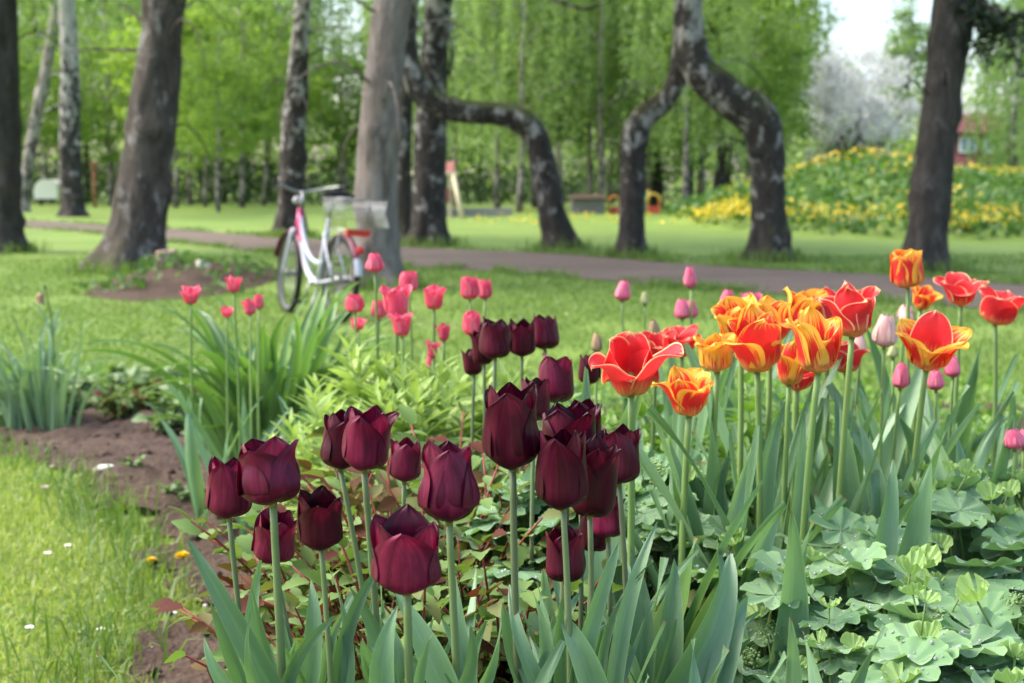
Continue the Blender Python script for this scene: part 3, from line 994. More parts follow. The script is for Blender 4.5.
# ------------------------------------------------------------------ soil mound with stones under the big leaning trunk
c = ground(170, 285)
g0 = ground(150, 300); g1 = ground(250, 290); g2 = ground(90, 297)
hw = (ground(262, 288)[0] - ground(85, 288)[0]) / 2
mx, my = (ground(262, 288)[0] + ground(85, 288)[0]) / 2, 15.0
def Mnd(x, y):
    r = np.sqrt(((x - mx) / hw) ** 2 + ((y - my) / 2.3) ** 2)
    return .135 * (1 - ss(.35, 1.0, r))
n1 = 60
rr = np.linspace(0, 1.0, n1)
V = [(mx, my, float(G(mx, my) + Mnd(mx, my)) + .012)]
F = []
for i in range(1, n1):
    for k in range(72):
        a = 2 * math.pi * k / 72
        q = rr[i] * (1 + .09 * mnoise.noise((math.cos(a) * 2, math.sin(a) * 2, 5)) * rr[i])
        x, y = mx + hw * q * math.cos(a), my + 2.3 * q * math.sin(a)
        V.append((x, y, float(G(x, y) + Mnd(x, y)) + .012 - (.03 if i == n1 - 1 else 0) + (.045 * mnoise.noise((x * 5, y * 5, 2)) + .02 * mnoise.noise((x * 16, y * 16, 2))) * (1 - rr[i] ** 4)))
for k in range(72):
    F.append((0, 1 + k, 1 + (k + 1) % 72))
for i in range(n1 - 2):
    for k in range(72):
        a, b_ = 1 + i * 72 + k, 1 + i * 72 + (k + 1) % 72
        F.append((a, a + 72, b_ + 72, b_))
tag(obj('soil_mound', make_mesh('soil_mound', V, F, M['soil'])), 'brown heap of earth around the thick leaning trunk', kind='structure')
rng = np.random.default_rng(33)
n = 420
a = rng.uniform(0, 6.28, n); q = np.sqrt(rng.uniform(0, 1, n))
clus = rng.uniform(0, 1, (14, 2))
ci = rng.integers(0, 14, n)
x = mx + hw * (clus[ci, 0] * 1.7 - .8) + rng.normal(0, .13, n); y = my - 1.6 + clus[ci, 1] * 2.2 + rng.normal(0, .12, n)
pos = np.stack([x, y, G(x, y) + Mnd(x, y) + rng.uniform(0, .16, n)], 1)
V, F = cards(rng, pos, rng.uniform(.05, .12, n), -.6, .5)
tag(obj('weeds', make_mesh('weeds', V, F, M['herb'])), 'scattered small weeds growing on the heap of earth', kind='stuff')


def rock(name, label, loc, size, mat, seed, cat='stone', group=None):
    import bmesh
    bm = bmesh.new()
    bmesh.ops.create_icosphere(bm, subdivisions=4, radius=1)
    for v in bm.verts:
        n = v.co.normalized()
        c = Vector([max(-.72, min(.72, q)) for q in n]) * 1.25
        v.co = c + n * .16 * mnoise.noise(n * 1.7 + Vector((seed, 0, 0))) + n * .05 * mnoise.noise(n * 6 + Vector((seed, 3, 0)))
        v.co = Vector((v.co.x * size[0], v.co.y * size[1], v.co.z * size[2])) / 2
    me = bpy.data.meshes.new(name)
    bm.to_mesh(me)
    bm.free()
    me.polygons.foreach_set('use_smooth', np.ones(len(me.polygons), bool))
    me.materials.append(mat)
    o = obj(name, me, None, loc, (0, 0, seed))
    return tag(o, label, cat, group)


M['pink_stone'] = flat_mat('pink_stone', (0.38, 0.24, 0.22), .85, .2, var=.3, scale=12)
M['white_stone'] = flat_mat('white_stone', (0.6, 0.56, 0.52), .85, .2, var=.25, scale=20)
dd = 15.2
k_ = dd / FPX
p = P(167, 258, dd); rock('stone', 'pinkish square stone on the soil mound against the thick leaning trunk', (p[0], p[1], float(G(p[0], p[1]) + Mnd(p[0], p[1])) + .07), (22 * k_, 20 * k_, 21 * k_), M['pink_stone'], .2)
p = P(203, 268, 14.9); rock('stone', 'small pale stone on the crest of the soil mound', (p[0], p[1], float(G(p[0], p[1]) + Mnd(p[0], p[1])) + .04), (.16, .13, .11), M['white_stone'], 2)

# ------------------------------------------------------------------ bicycle
M['bike_white'] = flat_mat('bike_white', (0.40, 0.42, 0.47), .3, .5, var=.04)
M['bike_pink'] = flat_mat('bike_pink', (0.42, 0.035, 0.14), .35, .5, var=.08)
M['bike_maroon'] = flat_mat('bike_maroon', (0.16, 0.02, 0.05), .35, .5, var=.1)
M['rubber'] = flat_mat('rubber', (0.008, 0.008, 0.009), .7, .3)
M['steel'] = flat_mat('steel', (0.27, 0.27, 0.27), .4, .5, 1.0, var=.06)
M['alu'] = flat_mat('alu', (0.2, 0.2, 0.2), .4, .5, .6, var=.1)
M['black_plastic'] = flat_mat('black_plastic', (0.015, 0.015, 0.016), .7, .2)
M['pale_plastic'] = flat_mat('pale_plastic', (0.3, 0.31, 0.32), .4)
M['red_lens'] = flat_mat('red_lens', (0.55, 0.015, 0.02), .2, .6)
WR = .335
rw = np.array([*(P(338, 321, 10.75)[:2]), 0])
fd = np.array([-.53, .94]); fd /= np.linalg.norm(fd)
BK = thing('bicycle', 'white and pink city bicycle with a wire rear basket parked on the lawn', 'bicycle', (rw[0], rw[1], float(G(rw[0], rw[1])) - .012), math.atan2(fd[1], fd[0]))
BK.rotation_euler = (math.radians(4), 0, math.atan2(fd[1], fd[0]))


def wheel(name, x, steer=0):
    c = np.array([x, 0, WR])
    seg = 64
    mb = MB()
    V, F = [], []
    for i in range(seg):
        a = 2 * math.pi * i / seg
        for k in range(10):
            b = 2 * math.pi * k / 10
            r = WR - .026 + .026 * math.cos(b)
            V.append((r * math.cos(a), .025 * math.sin(b), r * math.sin(a)))
    for i in range(seg):
        for k in range(10):
            F.append((i * 10 + k, i * 10 + (k + 1) % 10, ((i + 1) % seg) * 10 + (k + 1) % 10, ((i + 1) % seg) * 10 + k))
    t = obj(name, MB().add(V, F).mesh('tyre', M['rubber']), BK, c, (0, 0, steer))
    V, F = [], []
    pr = [(WR - .046, -.013), (WR - .046, .013), (WR - .060, .010), (WR - .060, -.010)]
    for i in range(seg):
        a = 2 * math.pi * i / seg
        V += [(r * math.cos(a), y, r * math.sin(a)) for r, y in pr]
    for i in range(seg):
        for k in range(4):
            F.append((i * 4 + k, i * 4 + (k + 1) % 4, ((i + 1) % seg) * 4 + (k + 1) % 4, ((i + 1) % seg) * 4 + k))
    obj('rim', MB().add(V, F).mesh('rim', M['alu'], False), t)
    mb = MB()
    mb.tube([(0, -.05, 0), (0, .05, 0)], .022, 12)
    for y in (-.03, .03):
        mb.tube([(0, y - .003, 0), (0, y + .003, 0)], .034, 14)
    obj('hub', mb.mesh('hub', M['steel']), t)
    mb = MB()
    for i in range(32):
        a = 2 * math.pi * i / 32
        s = 1 if i % 2 else -1
        a0 = a + (.5 if (i // 2) % 2 else -.5)
        mb.tube([(.03 * math.cos(a0), s * .03, .03 * math.sin(a0)), ((WR - .05) * math.cos(a), 0, (WR - .05) * math.sin(a))], .0014, 4)
    obj('spokes', mb.mesh('spokes', M['steel']), t)
    return t


wheel('rear_wheel', 0)
wheel('front_wheel', 1.08, math.radians(-6))


def part(name, mat, *tubes, seg=10):
    mb = MB()
    for p, r in tubes:
        mb.tube(p, r, seg)
    return obj(name, mb.mesh(name, M[mat] if isinstance(mat, str) else mat), BK)


bb = (.45, 0, .29)
frame = part('frame', 'bike_white',
     (spline([(.90, 0, .80), (.82, 0, .60), (.72, 0, .42), (.60, 0, .325), (.45, 0, .29)], 16), .026),
     (spline([(.905, 0, .83), (.80, 0, .64), (.66, 0, .50), (.50, 0, .45), (.37, 0, .46)], 14), .018),
     ([(.45, 0, .29), (.40, 0, .45), (.29, 0, .80)], .018),
     ([(.45, .03, .29), (.2, .055, .31), (0, .06, .335)], .011), ([(.45, -.03, .29), (.2, -.055, .31), (0, -.06, .335)], .011),
     ([(.33, .02, .68), (.15, .055, .50), (0, .06, .335)], .009), ([(.33, -.02, .68), (.15, -.055, .50), (0, -.06, .335)], .009))
part('head_tube', 'bike_pink', (spline([(.905, 0, .815), (.86, 0, .70), (.815, 0, .60)], 8), .0275), ([(.945, 0, .70), (.90, 0, .85)], .026), ([(.90, 0, .85), (.895, 0, .865)], .03), ([(.93, 0, .705), (.905, 0, .76), (.885, 0, .77)], .024))
part('fork', 'bike_white', (spline([(.945, 0, .70), (.955, .045, .67), (1.0, .056, .52), (1.08, .058, .335)], 14), .015), (spline([(.945, 0, .70), (.955, -.045, .67), (1.0, -.056, .52), (1.08, -.058, .335)], 14), .015),
     ([(.955, -.05, .69), (.955, .05, .69)], .018))
part('handlebar_stem', 'steel', ([(.90, 0, .85), (.865, 0, .98)], .014), ([(.865, 0, .98), (.92, 0, 1.0)], .014))
hb_ = part('handlebar', 'steel', (spline([(.70, .30, 1.06), (.78, .27, 1.06), (.88, .15, 1.03), (.92, 0, 1.0), (.88, -.15, 1.03), (.78, -.27, 1.06), (.70, -.30, 1.06)], 34), .0115))
for s in (1, -1):
    mb = MB()
    mb.tube([(.785, s * .275, 1.06), (.74, s * .292, 1.06), (.675, s * .306, 1.06)], .0165, 10)
    obj('grip', mb.mesh('grip', M['black_plastic']), hb_)
    mb = MB()
    mb.tube([(.83, s * .22, 1.045), (.80, s * .24, 1.02), (.70, s * .275, 1.025)], .006, 6)
    obj('brake_lever', mb.mesh('brake_lever', M['alu']), hb_)
part('seat_post', 'steel', ([(.29, 0, .80), (.255, 0, .91)], .0135))
V, F = [], []
for i in range(15):
    t = i / 14
    x = .10 + .28 * t
    w = .105 * (1 - ss(.25, .75, t)) + .022
    for k in range(9):
        u = k / 8 * 2 - 1
        V.append((x, u * w, .955 + .03 * (1 - u * u) - .02 * math.sin(t * 3.14) + (.03 * (1 - t))))
for i in range(15):
    t = i / 14
    x = .10 + .28 * t
    w = .105 * (1 - ss(.25, .75, t)) + .022
    for k in range(9):
        u = k / 8 * 2 - 1
        V.append((x, u * w * .95, .925 + (.02 * (1 - t))))
for L in (0, 135):
    for i in range(14):
        for k in range(8):
            a = L + i * 9 + k
            F.append((a, a + 1, a + 10, a + 9) if L else (a, a + 9, a + 10, a + 1))
for i in range(14):
    for k in (0, 8):
        F.append((i * 9 + k, i * 9 + 9 + k, 135 + i * 9 + 9 + k, 135 + i * 9 + k))
for k in range(8):
    for i in (0, 14):
        F.append((i * 9 + k, i * 9 + k + 1, 135 + i * 9 + k + 1, 135 + i * 9 + k))
obj('saddle', MB().add(V, F).mesh('saddle', M['black_plastic']), BK)


def mudguard(name, mat, cx, a0, a1, R):
    V, F = [], []
    n = 26
    for i in range(n):
        a = math.radians(a0 + (a1 - a0) * i / (n - 1))
        for k in range(7):
            u = k / 6 * 2 - 1
            r = R - .014 * u * u
            V.append((cx + r * math.cos(a), .028 * u, WR + r * math.sin(a)))
    for i in range(n - 1):
        for k in range(6):
            F.append((i * 7 + k, i * 7 + k + 1, i * 7 + 8 + k, i * 7 + 7 + k))
    me = MB().add(V, F).mesh(name, M[mat])
    o = obj(name, me, BK)
    md = o.modifiers.new('thick', 'SOLIDIFY')
    md.thickness = .003
    return o


mudguard('front_mudguard', 'bike_maroon', 1.08, 20, 170, WR + .024)
mudguard('rear_mudguard', 'bike_maroon', 0, 30, 150, WR + .024)
mudguard('mudguard_tail', 'bike_white', 0, 150.5, 172, WR + .024)
part('rack', 'steel', ([(.25, .05, .715), (-.24, .06, .715)], .006), ([(.25, -.05, .715), (-.24, -.06, .715)], .006), ([(-.24, .06, .715), (-.24, -.06, .715)], .006),
     ([(-.08, .062, .715), (0, .068, .335)], .005), ([(-.08, -.062, .715), (0, -.068, .335)], .005), ([(.05, -.06, .715), (.05, .06, .715)], .005), ([(-.12, -.06, .715), (-.12, .06, .715)], .005), seg=6)
tb = []
bx0, bx1, by, z0, z1 = -.40, .00, .145, .725, .945
for z, r in ((z0, .003), (z0 + .075, .002), (z0 + .15, .002), (z1, .005)):
    e = .025 * (z - z0) / .22
    tb += [([(bx0 - e, -by - e, z), (bx1 + e, -by - e, z)], r), ([(bx0 - e, by + e, z), (bx1 + e, by + e, z)], r), ([(bx0 - e, -by - e, z), (bx0 - e, by + e, z)], r), ([(bx1 + e, -by - e, z), (bx1 + e, by + e, z)], r)]
for i in range(13):
    x = bx0 + (bx1 - bx0) * i / 12
    tb += [([(x, s * by, z0), (x, s * (by + .025), z1)], .002) for s in (-1, 1)] + [([(x, -by, z0), (x, by, z0)], .002)]
for i in range(9):
    y = -by + 2 * by * i / 8
    tb += [([(x, y, z0), (x + (-.025 if x < 0 else .025), y, z1)], .002) for x in (bx0, bx1)]
part('basket', 'steel', *tb, seg=5)
mb = MB(); mb.box((-.22, -.20, .83), (.22, .006, .17), Matrix.Rotation(math.radians(-22), 3, 'X')); obj('basket_panel', mb.mesh('basket_panel', M['pale_plastic'], False), BK)
mb = MB(); mb.box((-.285, 0, .70), (.03, .19, .05)); mb.tube([(-.268, .06, .70), (-.306, .06, .70)], .03, 12); mb.tube([(-.268, -.06, .70), (-.306, -.06, .70)], .03, 12)
obj('rear_light', mb.mesh('rear_light', M['red_lens'], False), BK)
mb = MB(); mb.tube([(-.335, 0, .575), (-.355, 0, .575)], .03, 14); obj('reflector', mb.mesh('reflector', M['red_lens']), BK)
mb = MB()
mb.tube([(.45, -.075, .29), (.45, .075, .29)], .018, 10)
for s in (1, -1):
    mb.tube([(.45, s * .07, .29), (.45 + s * .06, s * .085, .29 - s * .155)], .009, 8)
ck = obj('crank', mb.mesh('crank', M['steel']), BK)
for s in (1, -1):
    mb = MB(); mb.box((.45 + s * .06, s * .135, .29 - s * .155), (.085, .09, .022)); obj('pedal', mb.mesh('pedal', M['black_plastic'], False), ck)
mb = MB(); mb.tube(spline([(.53, -.07, .29), (.50, -.07, .355), (.40, -.07, .36), (.05, -.07, .37), (-.03, -.07, .335), (.05, -.07, .30), (.40, -.07, .22), (.50, -.07, .225), (.53, -.07, .29)], 40), .012, 6)
mb.box((.24, -.07, .30), (.42, .012, .05)); obj('chain_guard', mb.mesh('chain_guard', M['alu']), BK)
part('kickstand', 'steel', ([(.32, .05, .27), (.26, .15, .03)], .008), ([(.26, .15, .03), (.24, .165, .02)], .010), seg=8)
mb = MB(); mb.tube([(.955, .0, .93), (1.0, 0, .935)], .035, 14); obj('headlight', mb.mesh('headlight', M['pale_plastic']), BK)

# ------------------------------------------------------------------ grass
def blades(rng, pos, h, w, lean=.45):
    n = len(pos)
    h = np.broadcast_to(h, (n,))[:, None]
    w = np.broadcast_to(w, (n,))[:, None]
    a = rng.uniform(0, 2 * np.pi, n)
    side = np.stack([np.cos(a), np.sin(a), np.zeros(n)], 1) * w * .5
    b = rng.uniform(0, 2 * np.pi, n)
    ln = np.abs(rng.normal(0, lean, n))[:, None]
    d = np.stack([np.cos(b), np.sin(b), np.zeros(n)], 1) * h * ln
    up = np.array([0, 0, 1.0])
    m = pos + d * .3 + up * h * .55
    t = pos + d * 1.0 + up * h * (1 - .35 * np.minimum(ln, 1.4))
    V = np.stack([pos - side, pos + side, m - side * .8, m + side * .8, t], 1).reshape(-1, 3)
    k = np.arange(n)[:, None] * 5
    F = np.concatenate([k + np.array([[0, 1, 3]]), k + np.array([[0, 3, 2]]), k + np.array([[2, 3, 4]])], 1).reshape(-1, 3)
    return V, F


M['grass_blade'] = leaf_mat('grass_blade', [(0.19, 0.26, 0.055), (0.27, 0.35, 0.085), (0.35, 0.425, 0.12), (0.43, 0.43, 0.20)], .4, rough=.5, nscale=2.5)
M['grass_lush'] = leaf_mat('grass_lush', [(0.095, 0.165, 0.038), (0.13, 0.21, 0.05), (0.18, 0.265, 0.068)], .4, rough=.5, nscale=1.2)
rng = np.random.default_rng(100)
n = 150000
y = 1.9 + 5.4 * rng.uniform(0, 1, n) ** 1.35
x = -(.40 * y + .25) + rng.uniform(0, 1, n) * (.40 * y + .35)
k = ~inside(BED, x + .05 * np.sin(y * 11) + rng.normal(0, .035, n), y)
x, y = x[k], y[k]
pn = np.array([mnoise.noise((a * 2.2, b * 2.2, 0)) for a, b in zip(x, y)])
pos = np.stack([x, y, G(x, y) - .004], 1)
h = rng.uniform(.016, .038, len(x)) * (1 + .6 * pn)
V, F = blades(rng, pos, h, rng.uniform(.0022, .0048, len(x)) * (.7 + .12 * y), .75)
tag(obj('grass', make_mesh('grass', V, F, M['grass_blade'])), 'short sunlit grass of the near lawn beside the flower bed', kind='stuff')
n = 170000
y = 5.0 + 15 * rng.uniform(0, 1, n) ** 1.5
x = rng.uniform(-1, 1, n) * (.40 * y + .4)
k = ~inside(BED, x, y) & ~inside(PATH_POLY, x, y)
x, y = x[k], y[k]
pq = np.array([mnoise.noise((a * .55, b * .55, 3)) for a, b in zip(x, y)])
k = (pq > -.12) | (rng.uniform(0, 1, len(x)) < .35)
x, y = x[k], y[k]
rm = ((x - mx) / hw) ** 2 + ((y - my) / 2.3) ** 2
k = rm > .9
x, y = x[k], y[k]
pos = np.stack([x, y, G(x, y) - .004], 1)
V, F = blades(rng, pos, rng.uniform(.02, .05, len(x)), rng.uniform(.004, .009, len(x)) * (.5 + .07 * y), .8)
tag(obj('grass', make_mesh('grass', V, F, M['grass_lush'])), 'grass of the lawn between the flower bed and the path', kind='stuff')
n = 5200
y = 1.9 + 4.6 * rng.uniform(0, 1, n) ** 1.3
x = -(.40 * y + .2) + rng.uniform(0, 1, n) * (.40 * y + .3)
pn = np.array([mnoise.noise((a * 3.1, b * 3.1, 8)) for a, b in zip(x, y)])
k = ~inside(BED, x, y) & (pn > -.02)
x, y = x[k], y[k]
V, F = cards(rng, np.stack([x, y, G(x, y) + rng.uniform(.008, .034, len(x))], 1), rng.uniform(.008, .018, len(x)), -1.2, .8, .1)
M['clover'] = leaf_mat('clover', [(0.13, 0.22, 0.06), (0.20, 0.30, 0.09), (0.30, 0.36, 0.15)], .3, nscale=4)
tag(obj('clover', make_mesh('clover', V, F, M['clover'])), 'clover and small weeds among the grass of the near lawn', kind='stuff')
# ragged long grass along the bed edge and at the foot of the trunks
pos = []
E = np.array(edge_s)
for i in range(len(E) - 1):
    m = 30
    t = rng.uniform(0, 1, (m, 1))
    q = E[i] * (1 - t) + E[i + 1] * t + rng.normal(0, .05, (m, 2)) - np.array([.05, 0])
    pos.append(q[rng.uniform(0, 1, m) < (.25 + .65 * (mnoise.noise((i * .35, 0, 0)) > -.05))])
pos = np.concatenate(pos)
pos = np.column_stack([pos, G(pos[:, 0], pos[:, 1]) - .003])
V, F = blades(rng, pos, rng.uniform(.05, .13, len(pos)), rng.uniform(.003, .006, len(pos)), 1.0)
tag(obj('edge_grass', make_mesh('edge_grass', V, F, M['grass_lush'])), 'longer ragged grass hanging over the bed edge', kind='stuff')
pos = []
for px, py, s in ((3, 252, 34), (128, 272, 60), (290, 238, 26), (377, 288, 40), (429, 246, 32), (563, 251, 30), (630, 258, 30), (768, 261, 40), (925, 272, 44)):
    b = ground(px, py)
    r = s * b[1] / FPX
    a = rng.uniform(0, 6.28, 500)
    q = np.abs(rng.normal(r * .75, r * .35, 500))
    pos.append(np.stack([b[0] + q * np.cos(a), b[1] + q * np.sin(a)], 1))
for ln in (Ta, Ba):
    k = rng.integers(0, 159, 5200)
    t = rng.uniform(0, 1, (5200, 1))
    q = ln[k][:, :2] * (1 - t) + ln[k + 1][:, :2] * t
    q = q + rng.normal(0, .10, q.shape) * np.array([1, 1.3])
    wv_ = np.array([mnoise.noise((a * 1.6, b * 1.6, 5)) for a, b in q])
    pos.append(q[wv_ > -.08])
pos = np.concatenate(pos)
pos = np.column_stack([pos, G(pos[:, 0], pos[:, 1])])
V, F = blades(rng, pos, np.concatenate([rng.uniform(.08, .24, 4500), rng.uniform(.04, .13, len(pos) - 4500)]), rng.uniform(.01, .018, len(pos)), .5)
tag(obj('long_grass', make_mesh('long_grass', V, F, M['grass_lush'])), 'tufts of uncut grass around the feet of the trunks', kind='stuff')
# white clover-like specks far in the lawn are single daisies nearer: things
M['daisy_white'] = flat_mat('daisy_white', (0.8, 0.76, 0.76), .6)
M['dandelion'] = leaf_mat('dandelion', [(0.8, 0.55, 0.01), (0.9, 0.68, 0.02)], .2)
M['fallen_petal'] = flat_mat('fallen_petal', (0.75, 0.6, 0.52), .6)
M['stalk'] = leaf_mat('stalk', [(0.16, 0.24, 0.07), (0.2, 0.28, 0.09)], .2, per='object')


def daisy(px, py, r, label, group, mat='daisy_white', up=.03, petals=13):
    b = ground(px, py + 4)
    z = up
    T = thing('daisy', label, 'flower', b, px * .3, group)
    mb = MB(); mb.tube([(0, 0, -.005), (.003, 0, z * .5), (0, 0, z)], .0012, 5); obj('stem', mb.mesh('stem', M['stalk']), T)
    mb = MB()
    rg = random.Random(px)
    for k in range(petals):
        a = 6.283 * k / petals + rg.uniform(-.1, .1)
        c, s = math.cos(a), math.sin(a)
        w = r * .26
        pr = [(0.15, .5), (.6, 1), (1, .55)]
        v = []
        for q, ww in pr:
            for sg in (-1, 1):
                v.append((c * q * r - s * sg * w * ww, s * q * r + c * sg * w * ww, z + r * .25 * q))
        mb.add(v, [(0, 1, 3, 2), (2, 3, 5, 4)])
    obj('flower_head', mb.mesh('flower_head', M[mat]), T)
    mb = MB(); mb.tube([(0, 0, z), (0, 0, z + r * .3)], [r * .28, r * .2], 8); obj('centre', mb.mesh('centre', M['dandelion']), T)


def dandelion(px, py, r, label):
    b = ground(px, py + 26)
    z = float(P(px, py, b[1])[2] - b[2])
    T = thing('dandelion', label, 'flower', b, 0, None)
    mb = MB(); mb.tube([(0, 0, -.005), (.004, 0, z * .5), (0, 0, z)], .0018, 6); obj('stem', mb.mesh('stem', M['stalk']), T)
    rng = np.random.default_rng(px)
    n = 170
    a = rng.uniform(0, 6.28, n)
    e = rng.uniform(.1, 1.25, n)
    d = np.stack([np.cos(a) * np.cos(e), np.sin(a) * np.cos(e), np.sin(e) * .7], 1)
    s = np.stack([-np.sin(a), np.cos(a), a * 0], 1) * r * .09
    c = np.array([0, 0, z])
    V = np.stack([c + d * r * .1 - s * .4, c + d * r * .1 + s * .4, c + d * r + s, c + d * r - s], 1).reshape(-1, 3)
    obj('flower_head', make_mesh('flower_head', V, np.arange(n * 4).reshape(n, 4), M['dandelion']), T)


dandelion(183, 557, .017, 'open yellow dandelion leaning over the soil at the grass edge')
dandelion(152, 561, .012, 'smaller half open yellow dandelion in the grass beside the open one')
for px, py in ((48, 563), (68, 555), (101, 642), (30, 640)):
    daisy(px, py, .008, 'tiny white daisy in the near lawn', 'tiny daisies in the near lawn')
for px, py in ((184, 327), (520, 322), (566, 318), (558, 305), (576, 312), (930, 312), (885, 318), (16, 290), (26, 287), (420, 330)):
    daisy(px, py, .016, 'blurred white lawn daisy behind the flower bed', 'daisies behind the flower bed', up=.06, petals=9)


def fallen(px, py, r, label):
    b = ground(px, py)
    rg = random.Random(px)
    V, F = [], []
    for i in range(6):
        for k in range(5):
            u, v = k / 4 * 2 - 1, i / 5
            w = math.sin(math.pi * (.12 + .8 * v)) * .55
            V.append((u * w * r, (v - .5) * 1.6 * r, .022 + r * .35 * u * u + r * .3 * (v - .5) ** 2))
    for i in range(5):
        for k in range(4):
            a = i * 5 + k
            F.append((a, a + 1, a + 6, a + 5))
    o = obj('fallen_petal', MB().add(V, F).mesh('fallen_petal', M['fallen_petal']), None, b, (.1, .15, rg.uniform(0, 6)))
    tag(o, label, 'petal')


fallen(46, 496, .016, 'pale fallen petal lying on the near lawn')
fallen(52, 474, .010, 'smaller whitish fallen petal lying above the larger petal on the lawn')
p = ground(105, 475)
rock('stone', 'pale grey stone lying on the soil at the lawn edge', p + np.array([0, 0, .012]), (.06, .045, .035), M['white_stone'], 1.0)
for px, py, s in ((120, 446, .022), (42, 412, .02), (90, 424, .016), (160, 500, .012), (175, 620, .012), (205, 612, .01), (150, 655, .013), (220, 640, .009), (92, 402, .02), (185, 470, .014), (215, 500, .011), (135, 430, .012)):
    p = ground(px, py)
    rock('pebble', 'small light pebble lying on the bare soil', p + np.array([0, 0, .012]), (s, s * .8, s * .6), M['white_stone'], px * .1, 'pebble', 'light pebbles on the bare soil')
# crumbs of earth
n = 2600
x = rng.uniform(-3.2, .3, n)
y = rng.uniform(1.6, 6.2, n)
k = inside(BED, x, y)
x, y = x[k], y[k]
V, F = [], []
oc = np.array([(1, 0, 0), (-1, 0, 0), (0, 1, 0), (0, -1, 0), (0, 0, 1), (0, 0, -1)], float)
of = np.array([(0, 2, 4), (2, 1, 4), (1, 3, 4), (3, 0, 4), (2, 0, 5), (1, 2, 5), (3, 1, 5), (0, 3, 5)])
sz = rng.exponential(.007, len(x)) + .003
sz = np.minimum(sz, .03)
V = (oc[None] * sz[:, None, None] * rng.uniform(.6, 1.2, (len(x), 6, 1)) * np.array([1, 1, .7])) + np.stack([x, y, G(x, y) + .018], 1)[:, None]
F = (of[None] + np.arange(len(x))[:, None, None] * 6).reshape(-1, 3)
tag(obj('soil_crumbs', make_mesh('soil_crumbs', V.reshape(-1, 3), F, M['soil'], smooth=False)), 'crumbs and clods of earth on the bed', kind='stuff')

# ------------------------------------------------------------------ tulips
PURPLE_IN = .9


